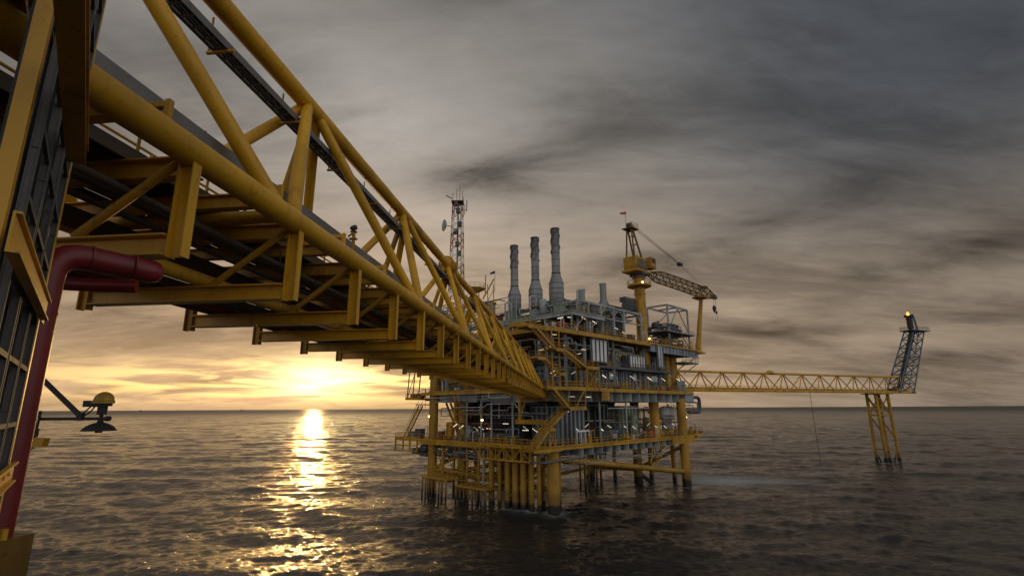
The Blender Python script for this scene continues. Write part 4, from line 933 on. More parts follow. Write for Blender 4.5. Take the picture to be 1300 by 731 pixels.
# ------------------------------------------------------------------ equipment standing on the platform
def stack(s, t, zb, k, label):
    o = thing('exhaust_stack', label, 'exhaust stack', PL(s, t, zb), 'exhaust stacks')
    z0 = 39.5; z1 = 44.2; z2 = 46.4; z3 = 56.8; rd = 1.6; rp = .92
    mb = MB(PL); mb.lathe((s, t, 0), [(rd * .7, z0 - .9), (rd, z0), (rd, z1), (rp, z2)], 28)
    mb.build('silencer_drum', STACK, o)
    mb = MB(PL)
    for z in (z0 + .05, z0 + 1.2, z0 + 2.35, z0 + 3.5, z1): MB(PL).lathe((s, t, 0), [(rd + .005, z - .06), (rd + .05, z - .05), (rd + .05, z + .05), (rd + .005, z + .06)], 28, smooth=False).build('band', GREYD, o)
    mb.lathe((s, t, 0), [(rp + .02, z2 + .02), (rp + .14, z2 + .04), (rp + .14, z2 + .16), (rp + .02, z2 + .2)], 24, smooth=False)
    mb.build('band', GREYD, o)
    mb = MB(PL); mb.lathe((s, t, 0), [(rp, z2 + .1), (rp, z3 - .1)], 24); mb.build('flue', STACK, o)
    mb = MB(PL)
    for z in np.arange(z2 + 1.6, z3 - .5, 1.55): MB(PL).lathe((s, t, 0), [(rp + .004, z - .05), (rp + .05, z - .03), (rp + .05, z + .03), (rp + .004, z + .05)], 24, smooth=False).build('flue_band', GREYD, o)
    for hh in range(3):   # helical strakes on the upper half
        pts = []
        for i in range(22):
            f = i / 21; a = f * 4.4 + hh * 2.094 + k; pts.append((s + (rp + .06) * math.cos(a), t + (rp + .06) * math.sin(a), z2 + 4.6 + f * (z3 - z2 - 5.0)))
        MB(PL).path(pts, .12, 6).build('strake', STACK, o)
    mb.lathe((s, t, 0), [(rp + .01, z3 - .35), (rp + .10, z3 - .3), (rp + .10, z3), (rp - .12, z3 + .02)], 24, smooth=False)
    mb.build('flue_band', GREYD, o)
    MB(PL).lathe((s, t, 0), [(rp - .11, z3 - .2), (rp - .11, z3 + .035)], 20).build('flue_mouth', DARK, o)
    for a in range(6):
        c, d = math.cos(a * 1.047 + .3), math.sin(a * 1.047 + .3)
        MB(PL).bar((s + c * rd * .95, t + d * rd * .95, z0 + .1), (s + c * rd * .55, t + d * rd * .55, zb), .16, .16).build('support_leg', GREY, o)
    MB(PL).box(s - .9, t - .9, zb, s + .9, t + .9, z0 - .9).build('inlet_duct', GREYD, o)
    return o
stack(10.5, 6.8, 36.55, 0, 'grey exhaust stack closest to the crane, tallest looking of the three tall stacks')
stack(11.9, 14.1, 36.55, 1.2, 'middle one of the three tall grey exhaust stacks')
stack(12.8, 21.7, 36.55, 2.1, 'grey exhaust stack nearest the bridge, shortest looking of the three tall stacks')
for (s, t, r, z0, z1, lab) in ((26.2, 5.5, .78, 41.0, 46.7, 'plain short grey flue on the generator housing, right of the three tall stacks'), (28.1, 13.2, .85, 40.5, 46.9, 'small round grey vent between the tall stacks and the plain short flue')):
    o = thing('short_stack', lab, 'stack', PL(s, t, z0), 'short stacks'); MB(PL).lathe((s, t, 0), [(r * 1.7, z0), (r * 1.7, z0 + .6), (r, z0 + 1.7), (r, z1)], 20).build('flue', STACK, o); MB(PL).lathe((s, t, 0), [(r + .02, z1 - .4), (r + .08, z1 - .35), (r + .08, z1 - .02), (r - .1, z1 + .02)], 20).build('rim', GREY, o)

def simple(name, lab, cat, mb, m, group=None): return mb.build(name, m, None, lab, cat, group)
# generator housings under the shelter frame
def housing(s0, t0, s1, t1, z0, z1, m, lab):
    o = thing('generator_housing', lab, 'housing', PL((s0 + s1) / 2, (t0 + t1) / 2, z0), 'generator housings')
    MB(PL).box(s0, t0, z0, s1, t1, z1).build('body', m, o)
    mb = MB(PL); mb.box(s0 - .2, t0 - .2, z1, s1 + .2, t1 + .2, z1 + .25); mb.build('roof', GREYD, o)
    mb = MB(PL)
    for k in range(int((s1 - s0) / 1.5)): mb.box(s0 + .2 + k * 1.5, t0 - .1, z0 + .1, s0 + .32 + k * 1.5, t0 - .002, z1 - .1)
    mb.build('rib', m, o)
    mb = MB(PL); w = (s1 - s0) * .4
    for k in range(8): mb.bar((s0 + .6, t0 - .14, z0 + 1.2 + k * .3), (s0 + .6 + w, t0 - .14, z0 + 1.2 + k * .3), .12, .06)
    mb.build('louvre', GREY, o)
housing(9.4, 2.0, 15.6, 8.8, Z4 - .1, 36.1, BROWN, 'brown generator housing under the grey equipment deck')
housing(17.0, 1.2, 24.0, 8.5, Z4 - .1, 37.2, GREYD, 'dark generator housing behind the first portals of the grey shelter frame')
housing(25.0, 3.5, 31.5, 9.0, Z4 - .1, 40.9, GREYD, 'tall dark housing under the plain short flue')
housing(16.8, 10.5, 25.0, 20, Z4 - .1, 42.2, BROWN, 'large brown housing between the tall stacks and the plain short flue')
o = thing('filter_drum', 'big dark grey round air filter drum lying on the right end of the shelter frame', 'drum', PL(31, 3, 39))
mb = MB(PL); mb.lathe((30.0, .8, 40.9), [(.5, -2.2), (1.5, -2.15), (1.5, -1.2), (1.62, -1.2), (1.62, -1.05), (1.5, -1.05), (1.5, .5), (1.62, .5), (1.62, .65), (1.5, .65), (1.45, 1.4), (.8, 2.2), (.8, 3.2), (1.0, 3.2), (1.0, 3.4), (.3, 3.4)], 16, (1, .35, .06), False)
mb.box(27.6, .4, 41.9, 30.2, 2.0, 43.0); mb.path([(31.8, 1.4, 42.0), (31.8, 1.4, 43.2), (33.4, 1.4, 43.2), (33.4, 1.4, 39.4)], .28, 9, .7); mb.build('shell', GREYD, o)
mb = MB(PL)
for s in (28.8, 31.4): mb.bar((s, .8, 39.3), (s, .9, 40.0), .5, 1.6)
mb.build('saddle', GREY, o)
# round ducts and coolers behind the stacks
def vessel(c, r, L, axis, m, lab, name='horizontal_vessel', cat='vessel', z0=None, group='vessels on the decks'):
    o = thing(name, lab, cat, PL(c[0], c[1], z0 if z0 else c[2] - r), group)
    prof = [(r * .05, -L / 2 - r * .45), (r * .6, -L / 2 - r * .36), (r * .9, -L / 2 - r * .16), (r, -L / 2), (r, L / 2), (r * .9, L / 2 + r * .16), (r * .6, L / 2 + r * .36), (r * .05, L / 2 + r * .45)]
    MB(PL).lathe(c, prof, 22, axis).build('shell', m, o)
    a = V(axis); mb = MB(PL)
    if abs(a.z) < .5:
        for f in (-.3, .3):
            p = V(c) + a * (L * f); mb.bar((p.x, p.y, z0 if z0 else c[2] - r * 1.3), (p.x, p.y, c[2] - r * .5), .35, r * 1.4)
    else:
        for k in range(4):
            aa = k * 1.57 + .4; mb.bar((c[0] + r * .85 * math.cos(aa), c[1] + r * .85 * math.sin(aa), z0 if z0 else c[2] - L / 2 - r), (c[0] + r * .85 * math.cos(aa), c[1] + r * .85 * math.sin(aa), c[2] - L / 2 + .2), .18, .18)
    mb.build('support', GREY, o)
    mb = MB(PL)
    for f in (-.36, 0., .36):
        p = V(c) + a * (L * f); mb.lathe(p, [(r + .004, -.06), (r + .05, -.05), (r + .05, .05), (r + .004, .06)], 22, axis, False)
    b = V((0, 0, 1)) if abs(a.z) < .5 else V((0, -1, 0)); p = V(c) + a * (L * .2); mb.tube(p + b * r * .9, p + b * (r + .5), .22, n=10); mb.tube(p + b * (r + .42), p + b * (r + .5), .34, n=10)
    mb.build('nozzle', m, o)
vessel((47.4, 2.6, 16.6), 1.7, 4.2, (1, .1, 0), WHITE, 'white round ended tank lit orange on the right of the lower deck', z0=Z1)
vessel((38.6, 3.5, 14.2), .9, 2.4, (0, 0, 1), GREEN, 'pale upright vessel right of the thick yellow column on the lower deck', z0=Z1)
vessel((29.2, 1.2, 14.4), .8, 3.4, (0, 0, 1), GREEN, 'pale green upright vessel before the green wall of the lower deck', z0=Z1)
vessel((20.2, .6, 13.0), .7, 3.6, (1, 0, 0), GREYD, 'dark horizontal vessel low on the lower deck behind the white pipe beam', z0=Z1)
vessel((-1.2, 27.6, 13.4), .9, 2.8, (0, 0, 1), YELD, 'yellow upright vessel under the middle sodium lamp of the lower deck', z0=Z1)
vessel((-1.0, 21.8, 13.1), .6, 2.4, (0, 0, 1), GREY, 'slim grey upright vessel at the left front of the lower deck', z0=Z1)
vessel((49.7, .9, 37.6), 1.35, 1.6, (1, .2, 0), GREYD, 'dark round vessel on the middle floor of the open lattice module', z0=36.0)
vessel((4, -.4, 24), 1.0, 3.0, (0, 0, 1), GREYD, 'dark upright vessel behind the stairs at the front corner of the main deck', z0=Z2)
vessel((1.0, 28, 35.4), 1.3, 6.0, (0, 1, 0), GREEN, 'pale green vessel on the upper deck behind the bridge braces', z0=Z4)
vessel((1.4, 17, 34.8), 1.2, 5.0, (0, 1, 0), GREY, 'grey horizontal vessel on the upper deck left of the equipment deck columns', z0=Z4)
vessel((17.8, .2, 28.9), .8, 1.4, (0, 0, 1), YEL, 'small yellow upright drum beside the row of white intake panels', z0=Z3)
vessel((22.2, .3, 28.6), .65, 1.6, (0, 0, 1), GREEN, 'small pale green drum on the mezzanine left of the short white panels', z0=Z3)
vessel((3.0, -.5, 33.6), .55, 2.2, (1, 0, 0), RUST, 'small red tank lying at the front corner of the upper deck', z0=Z4)
vessel((8.0, 8.5, 38.9), .8, 3.0, (0, 0, 1), GREY, 'grey upright filter beside the foot of the tall stacks', z0=Z5)
# crates, cabinets and skids
def cabinet(s, t, z, w, d, h, m, lab, name='cabinet'):
    o = thing(name, lab, name.replace('_', ' '), PL(s + w / 2, t + d / 2, z), name.replace('_', ' ') + 's on the decks')
    MB(PL).box(s, t, z + .15, s + w, t + d, z + h).build('body', m, o)
    mb = MB(PL); n = max(1, int(w / .9))
    for k in range(n): mb.box(s + .06 + k * w / n, t - .04, z + .3, s - .06 + (k + 1) * w / n, t - .002, z + h - .15)
    mb.build('door', m, o)
    mb = MB(PL); mb.box(s + .05, t + .05, z, s + w - .05, t + d - .05, z + .15); mb.build('base', DARK, o)
    mb = MB(PL); mb.box(s - .05, t - .08, z + h, s + w + .05, t + d + .05, z + h + .08); mb.build('lid', GREYD, o)
cabinet(13.5, -.9, Z1, 3.4, 1.2, 2.1, GREYD, 'dark cabinet on the lower deck before the pale wall')
cabinet(17.8, -.9, Z1, 1.6, 1.0, 1.5, BLUEG, 'low blue grey cabinet beside the dark lower deck cabinet')
cabinet(32.5, -1.0, Z1, 2.4, 1.0, 1.7, ORANGE, 'orange cabinet left of the thick yellow column')
cabinet(41.2, -1.0, Z1, 2.2, 1.1, 1.6, YELD, 'yellow cabinet left of the white tank')
cabinet(-1.8, 37.5, Z1 + .05, 1.2, 2.2, 2.0, GREYD, 'dark crate on the left balcony of the lower deck', 'crate')
cabinet(-1.8, 40.6, Z1 + .05, 1.0, 1.6, 1.4, BLUEG, 'low blue crate at the outer end of the left balcony', 'crate')
cabinet(-1.6, 30.0, Z1, 1.0, 1.4, 1.6, RUST, 'red cabinet under the leftmost sodium lamp')
cabinet(11.6, -.6, Z2, 1.6, .9, 1.5, ORANGE, 'orange crate on the main deck behind the stair tower', 'crate')
cabinet(17.2, -.8, Z3 - .1, 2.2, 1.0, 1.4, YEL, 'yellow crate on the mezzanine walkway under the yellow drum', 'crate')
cabinet(50.2, -1.0, Z2, 1.4, 1.0, 1.8, GREEN, 'pale cabinet at the right end of the main deck')
cabinet(39.3, -.7, Z2, 1.6, .9, 1.4, YELD, 'yellow cabinet against the ribbed wall of the main deck')
cabinet(1.0, 0.3, Z4 - .1, 2.0, 1.4, 1.6, WHITE, 'white cabinet at the front corner of the upper deck')
cabinet(26.5, -1.0, Z4 - .1, 2.0, 1.0, 1.5, BROWN, 'brown cabinet at the foot of the crane side shelter portal')
# valve skids with hand wheels
def valve(s, t, z, lab, m=GREY):
    o = thing('valve', lab, 'valve', PL(s, t, z), 'valves on the decks')
    mb = MB(PL); mb.tube((s - .7, t, z + .8), (s + .7, t, z + .8), .2, n=10)
    for x in (-.7, -.3, .3, .7): mb.tube((s + x - .04, t, z + .8), (s + x + .04, t, z + .8), .34, n=10)
    mb.tube((s, t, z + .8), (s, t, z + 1.6), .1, n=8); mb.bar((s - .6, t, z), (s - .6, t, z + .7), .15, .15); mb.bar((s + .6, t, z), (s + .6, t, z + .7), .15, .15); mb.build('body', m, o)
    mb = MB(PL); mb.path([(s + .35 * math.cos(a), t + .35 * math.sin(a), z + 1.6) for a in np.linspace(0, 6.28, 14)], .04, 5); mb.tube((s - .35, t, z + 1.6), (s + .35, t, z + 1.6), .03, n=5); mb.build('hand_wheel', RED, o)
valve(26.5, -1.2, Z1, 'valve with red hand wheel before the pale green upright vessel'); valve(51.0, -1.4, Z1, 'valve with red hand wheel at the right corner of the lower deck', YELD); valve(54.5, .2, Z1, 'valve on the small balcony right of the lower deck', GAL); valve(8.0, -1.2, Z4 - .1, 'valve with red hand wheel near the red tank on the upper deck', RUST)

# crane
cr = thing('pedestal_crane', 'yellow pedestal crane with lattice boom lowered onto its rest', 'crane', PL(33.8, 0, 28))
PS, PT = 34.8, .8
mb = MB(PL); mb.tube((PS, PT, 27.5), (PS, PT, 33), 1.45, n=28); mb.tube((PS, PT, 33), (PS, PT, 48.6), 1.28, n=28)
for z in (33, 39.5, 44.5, 48.4): mb.tube((PS, PT, z), (PS, PT, z + .16), 1.40, n=28)
mb.build('pedestal', YELD, cr)
mb = MB(PL); mb.tube((PS, PT, 46.2), (PS, PT, 46.5), 2.0, 2.9, n=20); mb.tube((PS, PT, 46.5), (PS, PT, 46.75), 2.9, n=20); mb.build('ring_platform', YELD, cr)
railing([(PS + 2.85 * math.cos(a), PT + 2.85 * math.sin(a)) for a in np.linspace(0, 6.283, 13)], 46.75, YELF, 1.1, 'railing', cr)
mb = MB(PL); mb.box(PS + 1.2, PT - .6, 39.8, PS + 2.5, PT + .6, 39.95)
for t in (-.3, .3): mb.tube((PS + 1.5, PT + t, 33), (PS + 1.5, PT + t, 47.5), .05, n=5)
for z in np.arange(33, 47, .4): mb.tube((PS + 1.5, PT - .3, z), (PS + 1.5, PT + .3, z), .03, n=4)
for z in np.arange(36, 47, 1.0): mb.path([(PS + 1.5 + .75 * math.sin(a), PT + .4 * math.cos(a), z) for a in np.linspace(0, 3.14, 7)], .035, 4)
mb.build('caged_ladder', YELF, cr)
mb = MB(PL); mb.tube((PS, PT, 48.6), (PS, PT, 49.3), 1.6, n=24); mb.tube((PS, PT, 49.3), (PS, PT, 49.7), 2.2, n=24); mb.build('slew_ring', GREYD, cr)
mb = MB(PL); mb.box(PS - 4.1, PT - 2.2, 49.7, PS + 2.6, PT + 2.2, 50.0); mb.build('turntable', YELD, cr)
railing([(PS - 4, PT + 2.1), (PS - 4, PT - 2.1), (PS + 2.5, PT - 2.1)], 50.0, YELF, 1.1, 'railing', cr)
mb = MB(PL); mb.box(PS - 3.6, PT - 1.8, 50.0, PS + 1.0, PT + 1.8, 53.4); mb.build('machinery_house', YELD, cr)
mb = MB(PL)
for k in range(5): mb.box(PS - 3.4 + k * .95, PT - 1.86, 50.4, PS - 2.8 + k * .95, PT - 1.802, 52.9)
mb.build('house_panel', GREYD, cr)
cb = MB(PL).box(PS + 2.0, PT - 2.6, 51.6, PS + 4.2, PT - .6, 54.0).build('cab', YELD, cr)
mb = MB(PL); mb.box(PS + 4.2, PT - 2.4, 52.4, PS + 4.23, PT - .8, 53.8); mb.box(PS + 2.2, PT - 2.63, 52.6, PS + 4.0, PT - 2.602, 53.7); mb.build('window', DARK, cb)
mb = MB(PL); mb.bar((PS + 1, PT - 1.6, 51.2), (PS + 4.4, PT - 1.6, 51.4), 2.0, .2); mb.bar((PS, PT - 1.6, 50), (PS + 2.4, PT - 1.6, 51.3), .25, .25); mb.build('cab_platform', YELD, cr)
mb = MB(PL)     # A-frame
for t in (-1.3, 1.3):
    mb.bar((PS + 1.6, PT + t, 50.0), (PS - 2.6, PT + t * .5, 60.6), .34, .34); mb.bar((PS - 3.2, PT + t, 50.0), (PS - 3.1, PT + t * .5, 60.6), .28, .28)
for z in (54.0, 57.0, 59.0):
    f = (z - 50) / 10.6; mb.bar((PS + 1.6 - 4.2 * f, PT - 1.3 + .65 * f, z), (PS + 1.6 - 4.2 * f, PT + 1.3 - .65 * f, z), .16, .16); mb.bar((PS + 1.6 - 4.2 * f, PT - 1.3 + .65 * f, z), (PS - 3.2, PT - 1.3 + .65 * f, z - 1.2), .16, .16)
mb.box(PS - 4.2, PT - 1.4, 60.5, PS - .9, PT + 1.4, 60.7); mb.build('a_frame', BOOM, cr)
railing([(PS - 4.1, PT - 1.3), (PS - 1, PT - 1.3), (PS - 1, PT + 1.3)], 60.7, YELF, 1.2, 'railing', cr)
mb = MB(PL)
for t in (-.4, 0, .4): mb.tube((PS - 2.8, PT + t - .1, 61.5), (PS - 2.8, PT + t + .1, 61.5), .75, n=16)
mb.box(PS - 3.0, PT - .7, 60.7, PS - 2.6, PT + .7, 61.4); mb.build('sheave', GREYD, cr)
mb = MB(PL); mb.tube((PS - 4.4, PT, 60.7), (PS - 4.4, PT, 64.6), .06, n=5); mb.build('mast', GREYD, cr)
mb = MB(PL); mb.lathe((PS - 4.4, PT, 64.4), [(.34, 0), (.3, .9), (.2, 2.0)], 10, (-1, .1, -.35)); mb.build('wind_sock', ORANGE, cr)
# boom: four chords tapering at both ends
bp0 = V((PS + 3.6, PT - .2, 50.6)); bp1 = V((66.4, -4.2, 47.9)); bdir = (bp1 - bp0).normalized(); bs = V((-bdir.y, bdir.x, 0)).normalized(); bu = bdir.cross(bs) * -1 if bdir.cross(bs).z < 0 else bdir.cross(bs)
BLn = (bp1 - bp0).length
def bsec(f):
    h = 1.15 * min(1, f / .18 + .15, (1 - f) / .2 + .25); c = bp0 + bdir * (BLn * f) + V((0, 0, math.sin(f * math.pi) * .2))
    return [c + bs * (a * h) + bu * (b * h) for a, b in ((-1, -1), (1, -1), (1, 1), (-1, 1))]
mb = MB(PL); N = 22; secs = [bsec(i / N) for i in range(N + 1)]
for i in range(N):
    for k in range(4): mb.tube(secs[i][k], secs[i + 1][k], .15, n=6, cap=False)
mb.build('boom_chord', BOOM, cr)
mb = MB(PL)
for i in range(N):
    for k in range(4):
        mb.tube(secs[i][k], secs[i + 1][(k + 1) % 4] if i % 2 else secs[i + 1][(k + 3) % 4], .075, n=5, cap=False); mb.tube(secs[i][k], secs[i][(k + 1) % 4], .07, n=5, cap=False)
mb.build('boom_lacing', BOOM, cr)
mb = MB(PL); e = bp1
for t in (-.3, .3): mb.tube(V(e) + V((.2, t - .1, 0)), V(e) + V((.2, t + .1, 0)), .6, n=14)
mb.bar(e - bdir * 1.2, e + bdir * .8, .8, .7); mb.box(60.6, -4.4, 49.6, 62.2, -2.8, 50.3); mb.build('boom_head', GREYD, cr)
mb = MB(PL); tp = V((PS - 2.6, PT, 62.0)); mid = V((52.2, -1.6, 55.2))
for o_ in (-.5, -.25, 0, .25, .5): mb.tube(tp + V((0, o_, 0)), mid + V((0, o_ * .6, 0)), .035, n=4)
for o_ in (-.5, .5): mb.tube(mid, V((61.2, -3.6 + o_, 50.1)), .04, n=4)
mb.build('pendant_rope', DARK, cr)
mb = MB(PL); mb.box(51.5, -2.1, 54.8, 53.0, -1.1, 55.5); mb.build('bridle_block', DARK, cr)
mb = MB(PL)
for a, z in ((.3, 45.4), (1.6, 43.8)): mb.tube((e.x + a - 1.2, e.y, e.z - .3), (e.x + a - 1.2, e.y, z), .045, n=4)
mb.tube((e.x + .4, e.y, 43.4), (e.x + .4, e.y, 41.2), .04, n=4); mb.build('hoist_rope', DARK, cr)
mb = MB(PL); mb.lathe((e.x - .9, e.y, 44.2), [(.05, -.9), (.3, -.4), (.5, .2), (.45, .9), (.1, 1.3)], 10); mb.build('hook_block', DARK, cr)
mb = MB(PL); mb.lathe((e.x + .4, e.y, 43.4), [(.05, -.3), (.28, 0), (.28, .4), (.05, .6)], 10); mb.build('hook_block', DARK, cr)
o = thing('boom_rest', 'slender leaning yellow post with a cradle holding up the crane boom', 'post', PL(58.2, -2, Z4))
f = (60.2 - bp0.x) / (bp1.x - bp0.x); bc = bp0 + (bp1 - bp0) * f
MB(PL).tube((58.6, -1.6, Z4 - .3), (60.0, bc.y, bc.z - 1.75), .72, .50, n=18).build('post', YELD, o)
mb = MB(PL); mb.box(58.2, bc.y - 1.7, bc.z - 1.75, 61.8, bc.y + 1.7, bc.z - 1.35); mb.box(57.0, bc.y - .3, bc.z - 1.6, 58.2, bc.y + .3, bc.z - 1.3); mb.build('cradle', YELD, o)

# telecom tower: square lattice in red and white bands
TX, TY = -14.3, 127.5
tw = thing('telecom_tower', 'tall slim red and white lattice telecom tower behind the bridge', 'tower', (TX, TY, Z4))
def lattice(corner, zs, m_of, par, rc, rl, name='lattice'):
    for i in range(len(zs) - 1):
        mb = MB(); a = [corner(k, zs[i]) for k in range(4)]; b = [corner(k, zs[i + 1]) for k in range(4)]
        for k in range(4):
            mb.tube(a[k], b[k], rc, n=6, cap=False); mb.tube(a[k], b[(k + 1) % 4], rl, n=5, cap=False); mb.tube(a[(k + 1) % 4], b[k], rl, n=5, cap=False); mb.tube(b[k], b[(k + 1) % 4], rl, n=5, cap=False)
        mb.build(name, m_of(i), par)
def tcor(k, z):
    h = 2.0 - .85 * (z - Z4) / 39; a = R(45 + 90 * k + 20); return V((TX + 1.414 * h * math.cos(a), TY + 1.414 * h * math.sin(a), z))
lattice(tcor, [Z4 + 2.15 * k for k in range(19)], lambda i: (RUST, WHITE)[(i // 2) % 2], tw, .11, .06, 'lattice_section')
zt = Z4 + 2.15 * 18
mb = MB(); mb.box(TX - 1.6, TY - 1.6, zt, TX + 1.6, TY + 1.6, zt + .12)
for x, y, h in ((-1.2, -1.2, 2.4), (1.3, -1.1, 3.0), (0.4, .8, 5.6), (-.3, 0, 4.2), (1.4, 1.0, 2.2)): mb.tube((TX + x, TY + y, zt), (TX + x, TY + y, zt + h), .07, n=5)
mb.bar((TX - 1.4, TY - 1, zt + .8), (TX - 3.0, TY - 1.2, zt + 1.6), .22, .22); mb.bar((TX + 1, TY, zt - 2), (TX + 2.4, TY, zt - 2), .1, .1); mb.tube((TX + 2.4, TY, zt - 2.4), (TX + 2.4, TY, zt + .8), .12, n=6); mb.tube((TX + 1.9, TY, zt - 3.4), (TX + 1.9, TY, zt - .6), .1, n=6)
mb.build('antenna', GREYD, tw)
mb = MB()
for k, z in enumerate((zt - 1.2, zt - 3.2, zt - 7.0, zt - 9, zt - 12.4, zt - 15)): mb.box(TX - .8 + (k % 3) * .5, TY - 1.5, z, TX + .2 + (k % 3) * .5, TY - .5, z + 1.3)
mb.tube((TX + .2, TY - .6, Z4), (TX + .2, TY - .6, zt), .22, n=6); mb.build('equipment_box', GREYD, tw)
mb = MB(); mb.lathe((TX - 2.9, TY - .6, zt - 6.6), [(.1, -.1), (.9, .12), (1.55, .5), (1.58, .62)], 20, (-.9, -.45, 0)); mb.bar((TX - 1.2, TY - .3, zt - 6.6), (TX - 2.8, TY - .55, zt - 6.6), .16, .16); mb.build('dish', GREY, tw)
# lookout platform with wind sock
lk = thing('lookout_platform', 'yellow lookout platform with wind sock left of the three tall stacks', 'platform', PL(10.5, 30, Z4))
LXY = PL(10.5, 30.5, 0); cx0, cy0 = LXY[0] - .6, LXY[1]
mb = MB(); mb.lathe((cx0 - 1.2, cy0, 47.0), [(.5, -1.0), (2.4, -.1), (2.45, .1)], 14); mb.build('deck', YELD, lk)
mb = MB()
for k in range(12):
    a = k * .5236; mb.tube((cx0 - 1.2 + 2.4 * math.cos(a), cy0 + 2.4 * math.sin(a), 47.1), (cx0 - 1.2 + 2.4 * math.cos(a), cy0 + 2.4 * math.sin(a), 48.2), .04, n=4)
for z in (47.65, 48.2): mb.path([(cx0 - 1.2 + 2.4 * math.cos(a), cy0 + 2.4 * math.sin(a), z) for a in np.linspace(0, 6.283, 17)], .045, 4)
mb.build('railing', YELF, lk)
mb = MB()
for x in (-2.4, -.4, 2.0, 3.6): mb.bar((cx0 + x, cy0 + (.6 if x > 0 else -.6), Z4), (cx0 + x * .9, cy0, 46.2 if x < 1.8 else 48.2), .22, .22)
for z0 in (37, 40.5, 44): mb.bar((cx0 + 1.9, cy0, z0), (cx0 + 3.5, cy0, z0 + 3.2), .14, .14); mb.bar((cx0 - 2.2, cy0, z0), (cx0 + 3.5, cy0, z0 - .4), .14, .14)
mb.bar((cx0 + .6, cy0, 44.4), (cx0 + 3.4, cy0, 49.6), .3, .3); mb.bar((cx0 + 1.2, cy0, 46), (cx0 + 1.3, cy0, 50.6), .26, .26); mb.build('support_leg', YELD, lk)
mb = MB(); mb.tube((cx0 + 2.6, cy0, 38.2), (cx0 + 2.6, cy0, 43.2), 1.15, n=16); mb.box(cx0 + 1.2, cy0 - 1.2, 43.2, cx0 + 4.0, cy0 + 1.2, 43.4); mb.build('winch_drum', YELD, lk)
mb = MB(); mb.tube((cx0 + 3.6, cy0, 46), (cx0 + 3.6, cy0, 51.6), .05, n=5); mb.build('mast', GREYD, lk)
mb = MB(); mb.lathe((cx0 + 3.6, cy0, 51.4), [(.3, 0), (.28, .6), (.2, 1.3)], 10, (-.9, .1, -.35)); mb.build('wind_sock', DARK, lk)
# open lattice module on the cantilever deck
lm = thing('lattice_module', 'open grey steel frame module with cross bracing beside the boom rest', 'frame', PL(50, 1, Z4))
S0, S1, T0, T1, ZA, ZB = 44.6, 55.4, -1.0, 4.6, Z4 - .1, 43.2
for s in (S0, S1):
    for t in (T0, T1): MB(PL).bar((s, t, ZA), (s, t, ZB), .36, .36).build('post', GREY, lm)
for z in (ZB, 36.6):
    for t in (T0, T1): MB(PL).bar((S0, t, z), (S1, t, z), .34, .45).build('beam', GREY, lm)
    for s in (S0, S1, 50): MB(PL).bar((s, T0, z), (s, T1, z), .3, .42).build('beam', GREY, lm)
mb = MB(PL); mb.bar((S0, T0, 36.8), (50, T0, 43), .2, .2); mb.bar((S1, T0, 36.8), (50, T0, 43), .2, .2); mb.bar((S0, T1, 36.8), (S1, T1, 43), .2, .2); mb.bar((S1, T0, 33), (50.5, T0, 36.4), .2, .2); mb.bar((S1, T1, 33), (50, T1, 36.4), .2, .2); mb.bar((S1, T0, 33), (S1, T1, 36.4), .2, .2); mb.bar((S0, T0, 43), (S1, T1, 43), .2, .2)
mb.build('brace', GREY, lm)
MB(PL).box(S0 - 2.6, T0 - 1.0, 36.2, S1 + 1.2, T1, 36.36).build('floor', GREYD, lm); railing([(S0 - 2.6, T1), (S0 - 2.6, T0 - 1), (S1 + 1.2, T0 - 1), (S1 + 1.2, T1)], 36.36, GREY, 1.1, 'railing', lm)
mb = MB(PL)
for k in range(14): 
    pts = run((S0 - 2.2, T0 - .6, 36.7, S1 - 3, T1, 38.6), 5, .14, None)
    if pts: mb.path(pts, random.choice((.1, .16, .24)), 7, .5)
for k in range(10):
    pts = run((S0 - 3, T0 - .4, Z4, S1 + 1, T1, 35.6), 5, .14, None)
    if pts: mb.path(pts, random.choice((.1, .16, .24)), 7, .5)
mb.build('pipework', GREYD, lm)
for c, r, L, m, lab in (((43.6, 1.6, 38.0), .8, 3.4, GREYD, 'dark horizontal exchanger at the left end of the open lattice module floor'), ((46.0, .4, 34.0), .8, 2.6, YELD, 'yellow horizontal pump vessel under the open lattice module')): vessel(c, r, L, (1, .1, 0), m, lab, z0=c[2] - 1.4)

# ------------------------------------------------------------------ flare bridge, its support and the flare tower
fa = V((35, 141.4, 0)); fb = V((131.6, 182.0, 0)); fd = (fb - fa).normalized(); fn = V((-fd.y, fd.x, 0)); FLn = (fb - fa).length + 11
def FB(a, b, z): p = fa + fd * a + fn * b; return (p.x, p.y, z)
fbz0, fbz1 = 22.75, 28.0
fbr = thing('flare_bridge', 'long slender yellow truss bridge running right from the platform out to the flare', 'bridge', FB(0, 0, fbz0))
for b, z, r in ((-1.8, fbz0, .30), (1.8, fbz0, .30), (0, fbz1, .34)): MB(FB).tube((0, b, z), (FLn, b, z), r, n=12).build('chord', YEL, fbr)
nb = 14; pw = FLn / nb
for k in range(nb):
    for b in (-1.8, 1.8):
        MB(FB).tube((k * pw, b, fbz0), ((k + .5) * pw, 0, fbz1), .16, n=7).build('brace', YEL, fbr)
        MB(FB).tube(((k + 1) * pw, b, fbz0), ((k + .5) * pw, 0, fbz1), .16, n=7).build('brace', YELD, fbr)
mb = MB(FB); mb.box(0, -1.7, fbz0 + .1, FLn, 1.7, fbz0 + .2)
for k in range(nb + 1): mb.bar((k * pw, -1.8, fbz0), (k * pw, 1.8, fbz0), .24, .3)
mb.bar((0, -1.9, fbz0 - .1), (FLn, -1.9, fbz0 - .1), .2, .75)
mb.build('walkway', YELD, fbr)
mb = MB(FB)
for z in (.75, 1.25): mb.tube((0, -1.75, fbz0 + z), (FLn, -1.75, fbz0 + z), .05, n=5)
